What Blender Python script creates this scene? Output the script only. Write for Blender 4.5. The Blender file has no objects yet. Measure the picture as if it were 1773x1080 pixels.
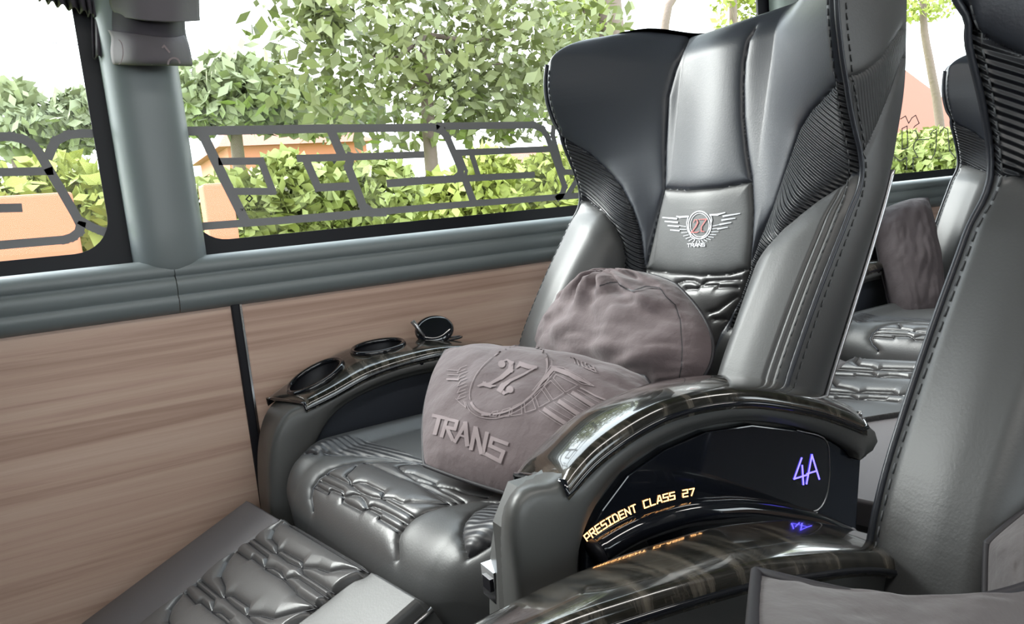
import bpy, math, random
import numpy as np
from mathutils import Matrix, Vector
random.seed(7); rng = np.random.default_rng(7)
SC = bpy.context.scene
# ------------------------------------------------------------------ camera
H = 0.87                      # camera height above the coach floor (m)
FPX, CX, CY = 1261.0, 886.5, 540.0
def _vp(px, py):
    a = np.array([px-CX, -(py-CY), -FPX]); return a/np.linalg.norm(a)
AX = _vp(3100, 150)           # towards the rear of the coach
AY = _vp(141, 420); AY = AY - AX*(AX@AY); AY /= np.linalg.norm(AY)   # towards the window wall
RM = np.stack([AX, AY, np.cross(AX, AY)])
cam = bpy.data.cameras.new('camera'); cam.sensor_width = 36.0; cam.lens = 36.0*FPX/1773.0
cam.clip_start = 0.02; cam.clip_end = 500
camo = bpy.data.objects.new('camera', cam); SC.collection.objects.link(camo)
M4 = Matrix([list(RM[0])+[0], list(RM[1])+[0], list(RM[2])+[H], [0, 0, 0, 1]]); camo.matrix_world = M4
SC.camera = camo
SC.view_settings.view_transform = 'Standard'; SC.view_settings.look = 'None'
SC.view_settings.gamma = 1; SC.view_settings.use_curve_mapping = False
SC.view_settings.exposure = 0.72
# ------------------------------------------------------------------ world: bright overcast sky
wd = bpy.data.worlds.new('overcast_sky'); SC.world = wd; wd.use_nodes = True
nt = wd.node_tree; bg = nt.nodes['Background']
tc = nt.nodes.new('ShaderNodeTexCoord'); sx = nt.nodes.new('ShaderNodeSeparateXYZ'); cr = nt.nodes.new('ShaderNodeValToRGB')
nt.links.new(tc.outputs['Generated'], sx.inputs[0]); nt.links.new(sx.outputs['Z'], cr.inputs[0]); nt.links.new(cr.outputs[0], bg.inputs[0])
cr.color_ramp.elements[0].position = 0.0; cr.color_ramp.elements[0].color = (.93, .96, 1, 1)
cr.color_ramp.elements[1].position = 0.8; cr.color_ramp.elements[1].color = (.80, .90, 1, 1)
bg.inputs[1].default_value = 3.3
def area(name, loc, rot, sx_, sy_, power, col=(1, 1, 1)):
    l = bpy.data.lights.new(name, 'AREA'); l.shape = 'RECTANGLE'; l.size = sx_; l.size_y = sy_; l.energy = power; l.color = col
    o = bpy.data.objects.new(name, l); SC.collection.objects.link(o); o.location = loc; o.rotation_euler = rot; return o
# ceiling lamp strips of the coach
sun = bpy.data.lights.new('sun', 'SUN'); sun.energy = 7.0; sun.angle = math.radians(38); sun.color = (1, .98, .95)
suno = bpy.data.objects.new('sun', sun); SC.collection.objects.link(suno); suno.rotation_euler = Vector((-.45, .62, .62)).to_track_quat('Z', 'Y').to_euler()
area('ceiling_light', (0.6, -0.05, H+0.93), (0, 0, 0), 3.4, 0.16, 14, (1, .97, .92))
# ------------------------------------------------------------------ helpers
def ray(px, py): return RM@np.array([(px-CX)/FPX, -(py-CY)/FPX, -1.0])
def at(px, py, axis, val):
    """the point seen at photo pixel (px,py) that lies in the plane axis=val (val for z is height relative to the eye)"""
    r = ray(px, py); p = r*val/r[axis]; return np.array([p[0], p[1], p[2]+H])
def atp(px, py, p0, n):
    r = ray(px, py); o = np.array([0, 0, H]); t = ((np.array(p0)-o)@n)/(r@n); return o+r*t
def proj(P):
    Q = np.asarray(P, float)-np.array([0, 0, H]); c = Q@RM
    d = -c[..., 2]; return CX+FPX*c[..., 0]/d, CY-FPX*c[..., 1]/d, d
def link(o, parent=None):
    SC.collection.objects.link(o)
    if parent is not None: o.parent = parent
    return o
def mesh(name, V, F, mat, parent=None, smooth=True, origin=None):
    me = bpy.data.meshes.new(name); V = np.asarray(V, float)
    if parent is not None:
        V = V-np.array(WORLD_LOC.get(parent.name, (0, 0, 0)))
    me.from_pydata(V.tolist(), [], [list(map(int, f)) for f in F]); me.materials.append(mat)
    if smooth: me.polygons.foreach_set('use_smooth', [True]*len(me.polygons))
    me.update(); o = link(bpy.data.objects.new(name, me), parent)
    if parent is not None: WORLD_LOC[o.name] = WORLD_LOC.get(parent.name, (0, 0, 0))
    return o
WORLD_LOC = {}
def root(name, loc, label, cat, group=None):
    o = bpy.data.objects.new(name, None); o.empty_display_size = .05; SC.collection.objects.link(o)
    loc = tuple(map(float, loc)); o.location = loc; WORLD_LOC[o.name] = loc; tag(o, label, cat, group); return o
def tag(o, label=None, cat=None, group=None, kind=None):
    if label: o['label'] = label
    if cat: o['category'] = cat
    if group: o['group'] = group
    if kind: o['kind'] = kind
    return o
def struct(o): o['kind'] = 'structure'; return o
def sub(parent, child):
    """children of a part: parts sit at their thing's origin, so share its offset"""
    return child
class MB:
    def __init__(s): s.V = []; s.F = []
    def add(s, V, F):
        b = len(s.V); s.V += [tuple(v) for v in V]; s.F += [tuple(i+b for i in f) for f in F]; return s
    def box(s, a, b):
        x0, y0, z0 = a; x1, y1, z1 = b
        return s.add([(x0,y0,z0),(x1,y0,z0),(x1,y1,z0),(x0,y1,z0),(x0,y0,z1),(x1,y0,z1),(x1,y1,z1),(x0,y1,z1)],
              [(3,2,1,0),(4,5,6,7),(0,1,5,4),(1,2,6,5),(2,3,7,6),(3,0,4,7)])
    def tube(s, pts, r, n=8, closed=False, cap=True):
        P = np.asarray(pts, float); m = len(P); rr = np.full(m, r) if np.isscalar(r) else np.asarray(r)
        T = np.gradient(P, axis=0) if not closed else np.roll(P, -1, 0)-np.roll(P, 1, 0)
        T /= np.linalg.norm(T, axis=1)[:, None]+1e-12
        up = np.array([0, 0, 1.]) if abs(T[0][2]) < .9 else np.array([1., 0, 0])
        U = np.cross(T[0], up); U /= np.linalg.norm(U); V = []
        for i in range(m):
            U = U-T[i]*(U@T[i]); U /= np.linalg.norm(U)+1e-12; W = np.cross(T[i], U)
            for k in range(n):
                a = 2*math.pi*k/n; V.append(P[i]+rr[i]*(math.cos(a)*U+math.sin(a)*W))
        F = []
        for i in range(m if closed else m-1):
            j = (i+1) % m
            for k in range(n): F.append((i*n+k, i*n+(k+1) % n, j*n+(k+1) % n, j*n+k))
        if not closed and cap: F += [tuple(range(n))[::-1], tuple((m-1)*n+k for k in range(n))]
        return s.add(V, F)
    def grid(s, P, flip=False):
        n, m = P.shape[:2]; F = gridfaces(n, m, flip); return s.add(P.reshape(-1, 3), F)
    def ext(s, poly, axis, a, b):
        """prism: 2-D polygon extruded along axis from a to b"""
        n = len(poly)
        def mk(q, c):
            l = [0, 0, 0]; o = [i for i in range(3) if i != axis]; l[o[0]] = q[0]; l[o[1]] = q[1]; l[axis] = c; return l
        V = [mk(q, a) for q in poly]+[mk(q, b) for q in poly]
        F = [tuple(range(n))[::-1], tuple(range(n, 2*n))]+[(i, (i+1) % n, (i+1) % n+n, i+n) for i in range(n)]
        return s.add(V, F)
    def build(s, name, mat, parent=None, smooth=True): return mesh(name, s.V, s.F, mat, parent, smooth)
def gridfaces(n, m, flip=False):
    i = np.arange(n-1)[:, None]*m+np.arange(m-1)[None]; i = i.ravel()
    F = np.stack([i, i+1, i+m+1, i+m], 1); return F[:, ::-1] if flip else F
def bevel(o, w=.004, seg=2, ang=35):
    b = o.modifiers.new('bevel', 'BEVEL'); b.width = w; b.segments = seg; b.limit_method = 'ANGLE'; b.angle_limit = math.radians(ang)
    return o
def spl(pts, n):
    """Catmull-Rom resample to n points"""
    P = np.asarray(pts, float); k = len(P); Q = np.vstack([2*P[0]-P[1], P, 2*P[-1]-P[-2]]); out = []
    for t in np.linspace(0, k-1, n):
        i = min(int(t), k-2); u = t-i; a, b, c, d = Q[i], Q[i+1], Q[i+2], Q[i+3]
        out.append(.5*((2*b)+(c-a)*u+(2*a-5*b+4*c-d)*u*u+(3*b-3*c+d-a)*u**3))
    return np.array(out)
def lin(pts, step):
    P = np.asarray(pts, float); out = [P[0]]
    for a, b in zip(P[:-1], P[1:]):
        k = max(1, int(math.ceil(np.linalg.norm(b-a)/step)))
        for i in range(1, k+1): out.append(a+(b-a)*i/k)
    return np.array(out)
def sm(x, a=0., b=1.):
    x = np.clip((np.asarray(x, float)-a)/(b-a), 0, 1); return x*x*(3-2*x)
def normals(P):
    du = np.gradient(P, axis=0); dv = np.gradient(P, axis=1); N = np.cross(dv, du); L = np.linalg.norm(N, axis=2, keepdims=True)
    return N/(L+1e-12)
# ------------------------------------------------------------------ materials
def mat(name, col, rough=.5, metal=0., spec=.5, coat=0., coat_r=.1, bump=None, emis=None, sheen=0.):
    m = bpy.data.materials.new(name); m.use_nodes = True; t = m.node_tree; b = t.nodes['Principled BSDF']
    b.inputs['Base Color'].default_value = (*col, 1); b.inputs['Roughness'].default_value = rough; b.inputs['Metallic'].default_value = metal
    b.inputs['Specular IOR Level'].default_value = spec; b.inputs['Coat Weight'].default_value = coat; b.inputs['Coat Roughness'].default_value = coat_r
    b.inputs['Sheen Weight'].default_value = sheen
    if emis: b.inputs['Emission Color'].default_value = (*emis[0], 1); b.inputs['Emission Strength'].default_value = emis[1]
    if bump:
        n = t.nodes.new('ShaderNodeTexNoise'); n.inputs['Scale'].default_value = bump[0]; n.inputs['Detail'].default_value = 4
        c = t.nodes.new('ShaderNodeTexCoord'); t.links.new(c.outputs['Object'], n.inputs['Vector'])
        bp = t.nodes.new('ShaderNodeBump'); bp.inputs['Strength'].default_value = bump[1]; bp.inputs['Distance'].default_value = bump[2]
        t.links.new(n.outputs[0], bp.inputs['Height']); t.links.new(bp.outputs[0], b.inputs['Normal'])
    return m
def mat_ribs(name, col, rough, direction, spacing, dist=.0016):
    m = mat(name, col, rough); t = m.node_tree; b = t.nodes['Principled BSDF']
    c = t.nodes.new('ShaderNodeTexCoord'); d = t.nodes.new('ShaderNodeVectorMath'); d.operation = 'DOT_PRODUCT'
    d.inputs[1].default_value = tuple(np.array(direction)/np.linalg.norm(direction)*2*math.pi/spacing)
    s = t.nodes.new('ShaderNodeMath'); s.operation = 'SINE'; bp = t.nodes.new('ShaderNodeBump')
    bp.inputs['Strength'].default_value = 1; bp.inputs['Distance'].default_value = dist
    t.links.new(c.outputs['Object'], d.inputs[0]); t.links.new(d.outputs['Value'], s.inputs[0]); t.links.new(s.outputs[0], bp.inputs['Height'])
    t.links.new(bp.outputs[0], b.inputs['Normal'])
    return m
def mat_wood(name, c0, c1, c2, scl, rough=.35, stretch=(.25, 6, 6), coat=0, spec=.5):
    m = mat(name, c0, rough, coat=coat, coat_r=.04, spec=spec); t = m.node_tree; b = t.nodes['Principled BSDF']
    c = t.nodes.new('ShaderNodeTexCoord'); mp = t.nodes.new('ShaderNodeMapping'); mp.inputs['Scale'].default_value = stretch
    n = t.nodes.new('ShaderNodeTexNoise'); n.inputs['Scale'].default_value = scl; n.inputs['Detail'].default_value = 8; n.inputs['Roughness'].default_value = .65
    n.inputs['Distortion'].default_value = .6
    r = t.nodes.new('ShaderNodeValToRGB'); e = r.color_ramp.elements; e[0].position = .3; e[0].color = (*c0, 1); e[1].position = .72; e[1].color = (*c2, 1)
    k = e.new(.5); k.color = (*c1, 1)
    t.links.new(c.outputs['Object'], mp.inputs[0]); t.links.new(mp.outputs[0], n.inputs['Vector']); t.links.new(n.outputs[0], r.inputs[0])
    t.links.new(r.outputs[0], b.inputs['Base Color']); return m
LEA = mat('black_leather', (.028, .032, .041), .38, bump=(420, .25, .0006))
LEA2 = mat('grey_leather', (.052, .053, .054), .44, bump=(420, .25, .0006))
QUI = mat('quilted_leather', (.055, .054, .055), .34, bump=(420, .25, .0006))
SAT = mat('satin_plastic', (.075, .076, .074), .40, bump=(600, .15, .0004))
FLAP = mat('flap_leather', (.13, .122, .128), .55, bump=(420, .3, .0006))
GRY = mat('grey_trim', (.165, .19, .195), .42, bump=(500, .1, .0003))
BLK = mat('black_frame', (.008, .008, .011), .45, spec=.25)
GLO = mat('gloss_black', (.006, .007, .010), .08, coat=.6, coat_r=.03)
SCR = mat('dark_panel', (.010, .013, .020), .12)
CHR = mat('chrome', (.75, .76, .78), .12, metal=1)
DCH = mat('dark_chrome', (.38, .38, .39), .32, metal=1)
STI = mat('stitching', (.07, .075, .08), .7)
WALLW = mat_wood('wall_wood', (.33, .205, .155), (.50, .345, .27), (.60, .45, .36), 2.6, .45, (.35, 9, 14))
CAPW = mat_wood('gloss_dark_wood', (.006, .006, .005), (.016, .015, .012), (.12, .105, .085), 7, .16, (9, 1.2, 1.2), coat=.8)
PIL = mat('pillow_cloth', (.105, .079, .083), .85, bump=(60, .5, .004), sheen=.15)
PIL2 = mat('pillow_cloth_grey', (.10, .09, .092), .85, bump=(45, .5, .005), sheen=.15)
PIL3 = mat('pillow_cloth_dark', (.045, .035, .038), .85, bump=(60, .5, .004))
PRT = mat('pillow_print', (.22, .18, .185), .85)
DRK = mat('dark_piping', (.02, .018, .022), .6)
CUR = mat('curtain_cloth', (.035, .03, .038), .85, bump=(30, .3, .003))
CURL = mat('curtain_tie_cloth', (.095, .085, .095), .8, bump=(30, .3, .003))
FLO = mat('floor_vinyl', (.03, .03, .032), .5, bump=(80, .1, .001))
CEI = mat('ceiling_cloth', (.10, .10, .10), .8)
DEC = mat('window_decal', (.20, .20, .205), .7)
SIL = mat('silver_thread', (.40, .41, .43), .35, metal=.3)
RED = mat('red_thread', (.42, .09, .085), .5)
ORA = mat('orange_letters', (.9, .5, .2), .5, emis=((1, .50, .18), 2.2))
BLU = mat('blue_letters', (.1, .1, .9), .5, emis=((.10, .08, 1), 3.2))
def mat_glass():
    m = bpy.data.materials.new('window_glass'); m.use_nodes = True; t = m.node_tree; t.nodes.clear()
    o = t.nodes.new('ShaderNodeOutputMaterial'); a = t.nodes.new('ShaderNodeBsdfTransparent'); g = t.nodes.new('ShaderNodeBsdfGlossy'); x = t.nodes.new('ShaderNodeMixShader')
    a.inputs[0].default_value = (.97, .99, .98, 1); g.inputs['Roughness'].default_value = .02; x.inputs[0].default_value = .005
    t.links.new(a.outputs[0], x.inputs[1]); t.links.new(g.outputs[0], x.inputs[2]); t.links.new(x.outputs[0], o.inputs[0]); return m
GLA = mat_glass()
# ------------------------------------------------------------------ sculptable surface
class Surf:
    def __init__(s, P): s.P = P.copy(); s.refresh()
    def refresh(s):
        s.N = normals(s.P); s.x, s.y, s.d = proj(s.P)
        V = s.P-np.array([0, 0, H]); s.front = (s.N*V).sum(2) < 0
        if s.front.mean() < .5 and not getattr(s, 'keep', False): pass
    def loc(s, px, py, prefer=None):
        """fractional grid index of the surface point seen at photo pixel (px,py)"""
        q = (s.x-px)**2+(s.y-py)**2
        if prefer is not None: q = q+np.where(prefer, 0, 1e7)
        m = q.min(); c = q < max(m*1.0, 9.0)
        dd = np.where(c, s.d, 1e9) if m < 9 else np.where(q <= m, s.d, 1e9)
        lim = dd.min()+.03; qq = np.where(c & (s.d < lim) | (q <= m), q, 1e12)
        i, j = np.unravel_index(qq.argmin(), qq.shape); n, k = s.x.shape; fi, fj = float(i), float(j)
        i0 = min(max(i, 1), n-2); j0 = min(max(j, 1), k-2)
        J = np.array([[(s.x[i0+1, j0]-s.x[i0-1, j0])/2, (s.x[i0, j0+1]-s.x[i0, j0-1])/2], [(s.y[i0+1, j0]-s.y[i0-1, j0])/2, (s.y[i0, j0+1]-s.y[i0, j0-1])/2]])
        if abs(np.linalg.det(J)) > 1e-6:
            dv = np.linalg.solve(J, [px-s.x[i, j], py-s.y[i, j]]); dv = np.clip(dv, -1, 1); fi += dv[0]; fj += dv[1]
        return min(max(fi, 0), n-1.001), min(max(fj, 0), k-1.001)
    def samp(s, A, fi, fj):
        i, j = int(fi), int(fj); u, v = fi-i, fj-j
        return A[i, j]*(1-u)*(1-v)+A[i+1, j]*u*(1-v)+A[i, j+1]*(1-u)*v+A[i+1, j+1]*u*v
    def pt(s, px, py, off=0., prefer=None):
        off = off+OF[0] if off > .0011 else off; f = s.loc(px, py, prefer); return s.samp(s.P, *f)+off*s.sgn*s.samp(s.N, *f)
    sgn = 1.
    def dist(s, lines, R=.03):
        """distance (m) of every vertex to polylines given as 3-D point lists"""
        D = np.full(s.P.shape[:2], 9.); X = s.P.reshape(-1, 3); D = D.ravel()
        for L in lines:
            L = np.asarray(L)
            lo = L.min(0)-R; hi = L.max(0)+R; idx = np.where(((X > lo) & (X < hi)).all(1))[0]
            if len(idx) == 0: continue
            Y = X[idx]; best = np.full(len(idx), 9.)
            for a, b in zip(L[:-1], L[1:]):
                ab = b-a; l = ab@ab
                if l < 1e-12: continue
                t = np.clip(((Y-a)@ab)/l, 0, 1); dd = np.linalg.norm(Y-a-t[:, None]*ab, axis=1); best = np.minimum(best, dd)
            D[idx] = np.minimum(D[idx], best)
        return D.reshape(s.P.shape[:2])
    def lines(s, pls, step=8, prefer=None): return [np.array([s.pt(*p, prefer=prefer) for p in lin(L, step)]) for L in pls]
def inpoly(x, y, poly):
    r = np.zeros(x.shape, bool); n = len(poly)
    for i in range(n):
        x0, y0 = poly[i]; x1, y1 = poly[(i+1) % n]
        c = ((y0 > y) != (y1 > y)) & (x < (x1-x0)*(y-y0)/((y1-y0) if y1 != y0 else 1e-9)+x0); r ^= c
    return r
def split(P, sel, name, m, parent, flip=False):
    """the cells of a grid chosen by sel (n-1,m-1) as one mesh"""
    F = gridfaces(*P.shape[:2], flip)[sel.ravel()]
    if len(F) == 0: return None
    u, inv = np.unique(F, return_inverse=True); V = P.reshape(-1, 3)[u]
    return mesh(name, V, inv.reshape(F.shape), m, parent)
# ribbons drawn in two dimensions, then laid on a surface by fn(x, y) -> point
OF = [0., 0]
def ribbon(mb, pts, w, fn, step=3., square=True, cross=2):
    P = np.asarray(pts, float); W = np.full(len(P), w) if np.isscalar(w) else np.asarray(w, float)
    for a, b, wa, wb in zip(P[:-1], P[1:], W[:-1], W[1:]):
        d = b-a; L = np.linalg.norm(d)
        if L < 1e-6: continue
        d /= L; n = np.array([-d[1], d[0]]); OF[1] += 1; OF[0] = (OF[1] % 7)*.00006
        if square: a = a-d*wa*.45; b = b+d*wb*.45; L = np.linalg.norm(b-a)
        k = max(1, int(L/step)); G = np.zeros((k+1, cross+1, 3))
        for i in range(k+1):
            t = i/k; c = a+(b-a)*t; ww = wa+(wb-wa)*t
            for j in range(cross+1): q = c+n*ww*(j/cross-.5); G[i, j] = fn(q[0], q[1])
        mb.grid(G)
    return mb
def poly_fill(mb, quad, fn, k=6):
    """four-cornered patch"""
    a, b, c, d = [np.asarray(q, float) for q in quad]; G = np.zeros((k+1, k+1, 3))
    for i in range(k+1):
        for j in range(k+1):
            u, v = i/k, j/k; q = (a*(1-u)+b*u)*(1-v)+(d*(1-u)+c*u)*v; G[i, j] = fn(*q)
    mb.grid(G)
FONT = {'T': [[(0,1),(1,1)],[(.5,1),(.5,0)]], 'R': [[(0,0),(0,1),(1,1),(1,.5),(0,.5)],[(.5,.5),(1,0)]], 'A': [[(0,0),(.45,1),(.75,1),(1,0)],[(.2,.3),(.9,.3)]],
 'N': [[(0,0),(0,1),(1,0),(1,1)]], 'S': [[(1,1),(0,1),(0,.52),(1,.52),(1,0),(0,0)]], 'P': [[(0,0),(0,1),(1,1),(1,.45),(0,.45)]],
 'E': [[(1,1),(0,1),(0,0),(1,0)],[(0,.5),(.9,.5)]], 'I': [[(.5,0),(.5,1)],[(0,1),(1,1)],[(0,0),(1,0)]], 'D': [[(0,0),(0,1),(.7,1),(1,.7),(1,0),(0,0)]],
 'C': [[(1,1),(0,1),(0,0),(1,0)]], 'L': [[(0,1),(0,0),(1,0)]], '2': [[(0,1),(1,1),(1,.5),(0,.5),(0,0),(1,0)]], '7': [[(0,1),(1,1),(.4,0)]], 'B': [[(0,0),(0,1),(.9,1),(.9,.5),(0,.5)],[(.9,.5),(1,.4),(1,0),(0,0)]],
 'o': [[(0,0),(1,0),(1,.6),(0,.6),(0,0)]], 'n': [[(0,0),(0,.6),(1,.6),(1,0)]], 'q': [[(1,-.3),(1,.6),(0,.6),(0,0),(1,0)]], 'm': [[(0,0),(0,.6),(1,.6),(1,0)],[(.5,.6),(.5,0)]], 'e': [[(1,0),(0,0),(0,.6),(1,.6),(1,.3),(0,.3)]], 'h': [[(0,1),(0,0)],[(0,.6),(1,.6),(1,0)]]}
def text(mb, s, o, ex, ey, w, fn, gap=.3, step=2.):
    """o, ex, ey in the drawing plane: ex = one letter's width vector, ey = its height vector"""
    o = np.array(o, float); ex = np.array(ex, float); ey = np.array(ey, float)
    for i, c in enumerate(s):
        for st in FONT.get(c, []): ribbon(mb, [o+ex*(i*(1+gap)+x)+ey*y for x, y in st], w, fn, step)

# ================================================================== SETTING
YW = 1.31     # wall face
YG = 1.36     # glass
XF, XR = -3.2, 6.2
mb = MB().box((XF, -1.25, -.05), (XR, YG+.05, 0)); struct(mb.build('floor', FLO, smooth=False))
mb = MB().box((XF, -1.25, H+.95), (XR, YG+.05, H+1.0)); struct(mb.build('ceiling', CEI, smooth=False))
zs0 = H-.125   # wood panel top
XD = .2035     # the joint between two wood panels
struct(MB().box((XF, YW, 0), (XD, YW+.04, zs0+.02)).build('wall_left_front', WALLW, smooth=False))
struct(MB().box((XD+.004, YW, 0), (XR, YW+.04, zs0+.02)).build('wall_left', WALLW, smooth=False))
o = MB().box((XD-.007, YW-.006, .05), (XD+.008, YW+.002, zs0+.004)).build('trim_1', BLK, smooth=False); struct(bevel(o, .003))
o = MB().box((XD+.006, YW-.005, .05), (XD+.0105, YW+.0, zs0-.002)).build('trim_2', CHR, smooth=False); struct(o)
# sill rail: profile swept along the coach
prof = [(YG+.02, H-.050), (YG-.006, H-.047), (YW+.03, H-.0425), (YW+.012, H-.0392), (YW+.002, H-.0388), (YW-.012, H-.0435), (YW-.020, H-.053), (YW-.0215, H-.064), (YW-.016, H-.066), (YW-.015, H-.069),
        (YW-.022, H-.0715), (YW-.024, H-.078), (YW-.0245, H-.094), (YW-.0185, H-.0965), (YW-.0185, H-.099), (YW-.0235, H-.1015), (YW-.0215, H-.112), (YW-.015, H-.122), (YW-.003, H-.129), (YW+.03, H-.13)]
def sweep(xs, name):
    G = np.array([[(x, y, z) for (y, z) in prof] for x in xs]); m_ = MB().grid(G, True)
    return struct(m_.build(name, GRY))
XJ = at(307, 500, 1, YW-.02)[0]
sweep([XF, XJ-.0006], 'trim_3'); sweep([XJ+.0006, XR], 'trim_4')
# upper wall band and window wall
ZT = H+.62
struct(MB().box((XF, YG-.03, ZT), (XR, YG+.05, H+.95)).build('wall_left_upper', GRY, smooth=False))
struct(MB().box((XF, YG+.002, zs0), (XR, YG+.05, H-.055)).build('wall_left_sill', GRY, smooth=False))
for nm, x in (('wall_front', XF-.05), ('wall_rear', XR)):
    w = MB().box((x, -1.25, 0), (x+.05, YG+.05, H+.95)); struct(w.build(nm, GRY, smooth=False))
# right side of the coach (behind the camera)
struct(MB().box((XF, -1.25, 0), (XR, -1.2, H-.08)).build('wall_right', WALLW, smooth=False))
struct(MB().box((XF, -1.25, ZT), (XR, -1.2, H+.95)).build('wall_right_upper', GRY, smooth=False))
WIN = []   # (x0, x1) glass openings on the left wall, bottom z, radius
xa = at(190, 400, 1, YG)[0]; xb = at(345, 380, 1, YG)[0]-.012
wins = [(xa-1.55, xa), (xb, xb+1.42), (xb+1.62, xb+3.04), (xb+3.24, xb+4.7)]
def rrect(x0, x1, z0, z1, r, n=8):
    out = []
    for cx_, cz_, a0 in ((x1-r, z1-r, 0), (x0+r, z1-r, 90), (x0+r, z0+r, 180), (x1-r, z0+r, 270)):
        for k in range(n+1):
            a = math.radians(a0+90*k/n); out.append((cx_+r*math.cos(a), cz_+r*math.sin(a)))
    return out
def window(i, x0, x1, y, side, z0=H-.017, r=.055):
    inner = rrect(x0, x1, z0, ZT-.02, r); ox0, ox1, oz0, oz1 = x0-.10, x1+.10, z0-.06, ZT+.03
    outer = []
    for (px_, pz_) in inner:      # project the opening outline on the outer rectangle
        outer.append((ox0 if px_ < (x0+r) and False else min(max(px_+(px_-(x0+x1)/2)*.0, ox0), ox1), pz_))
    n = len(inner); outer = []
    for k in range(n):
        q = k//9; cxx = (ox1, ox0, ox0, ox1)[q]; czz = (oz1, oz1, oz0, oz0)[q]; a = (k % 9)/8
        px_, pz_ = inner[k]
        if q in (0, 2): outer.append((cxx, pz_+(czz-pz_)*min(1, a*2)) if a < .5 else (px_+(cxx-px_)*min(1, (1-a)*2), czz))
        else: outer.append((px_+(cxx-px_)*min(1, a*2), czz) if a < .5 else (cxx, pz_+(czz-pz_)*min(1, (1-a)*2)))
    m_ = MB(); V = []
    for (yy, L) in ((y, inner), (y, outer), (y+side*.006, inner)): V += [(p[0], yy, p[1]) for p in L]
    F = [(k, (k+1) % n, n+(k+1) % n, n+k) for k in range(n)]+[(k, (k+1) % n, 2*n+(k+1) % n, 2*n+k) for k in range(n)]
    m_.add(V, F); fr = m_.build('frame', BLK, smooth=False)
    g = MB().box((ox0+.01, y+side*.006, oz0+.01), (ox1-.01, y+side*.009, oz1-.01)).build('window_%d' % i, GLA, smooth=False)
    struct(g); fr.parent = g; fr.name = 'window_frame'
    return g
W = [window(i+1, a, b, YG, 1) for i, (a, b) in enumerate(wins)]
for i, (a, b) in enumerate([(-1.3, .2), (.4, 1.9), (2.1, 3.6)]): window(5+i, a, b, -1.2, -1, z0=H-.03)
for i, (a, b) in enumerate([(-3.2, -1.4), (3.7, 6.2)]): struct(MB().box((a, -1.25, H-.1), (b, -1.2, ZT+.1)).build('wall_right_light_block_%d' % (i+1), GRY, smooth=False))  # unseen panels added in place of windows to cut light from this side
# pillars
def pillar(x0, x1, y0, name, zb=H-.052):
    n = 26; prof = []
    for k in range(n+1):
        a = k/n; u = math.cos(math.pi*a); prof.append(((x0+x1)/2-(x1-x0)/2*u*1.0, y0-.006-.072*(math.sin(math.pi*a)**.62)))
    G = []
    for z in [zb-.004, zb, zb+.010, zb+.03, zb+.06, zb+.5, ZT+.1]:
        k = {0: .05, 1: .55, 2: .86, 3: .97}.get([zb-.004, zb, zb+.010, zb+.03].index(z) if z <= zb+.03 else 9, 1.)
        G.append([(x_, y0-.0-(y0-y_)*k, z-.022*math.sin(math.pi*i/n) if z < zb+.05 else z) for i, (x_, y_) in enumerate(prof)])
    m_ = MB().grid(np.array(G)); return struct(m_.build(name, GRY))
xp0 = at(205, 300, 1, YG-.02)[0]; xp1 = at(336, 300, 1, YG-.02)[0]
pillar(xp0, xp1, YG, 'wall_pillar_front')
for k, (a, b) in enumerate(((wins[1][1], wins[2][0]), (wins[2][1], wins[3][0]))): pillar(a+.035, b-.035, YG, 'wall_pillar_rear_%d' % (k+1))
for k, x in enumerate((-1.4, .3, 2.0, 3.7, 5.4)):
    struct(MB().box((x-.09, -1.25, H-.1), (x+.09, -1.17, ZT+.1)).build('wall_pillar_right_%d' % (k+1), GRY, smooth=False))

# ------------------------------------------------------------------ window decals (flat cut vinyl on the glass)
YD = YG+.003
def dfn(x, y): return at(x, y, 1, YD-OF[0])
c2 = lambda L: [(x/2.955, 200+y/2.955) for x, y in L]
c3 = lambda L: [(500+x/2.571, y/2.571) for x, y in L]
def wr(lines, name, label, parent):
    """strips of constant real width on the glass plane"""
    m_ = MB()
    for L, w in lines:
        Q = [at(x, y, 1, YD) for x, y in L]; P2 = [(q[0], q[2]) for q in Q]
        ribbon(m_, P2, w, lambda a, b: np.array([a, YD-OF[0], b]), step=.5, cross=1)
    o = m_.build(name, DEC, parent, smooth=False); o['label'] = label; return o
w0 = .0133
left = [([(-60, 238)]+c2([(0, 108), (60, 108), (120, 122), (165, 148), (200, 190), (235, 250), (310, 375), (385, 505), (413, 560), (405, 595), (370, 622), (330, 635), (0, 663)])+[(-60, 428)], w0),
        (c2([(250, 205), (262, 175), (285, 130), (350, 98), (420, 92), (600, 92)]), w0), 
        ([(-60, 303)]+c2([(0, 290), (250, 283)]), w0*.95), ([(-60, 364)]+c2([(0, 474), (90, 472)]), w0),
        (c2([(425, 545), (470, 570), (520, 590), (580, 600)]), w0)]
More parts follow.
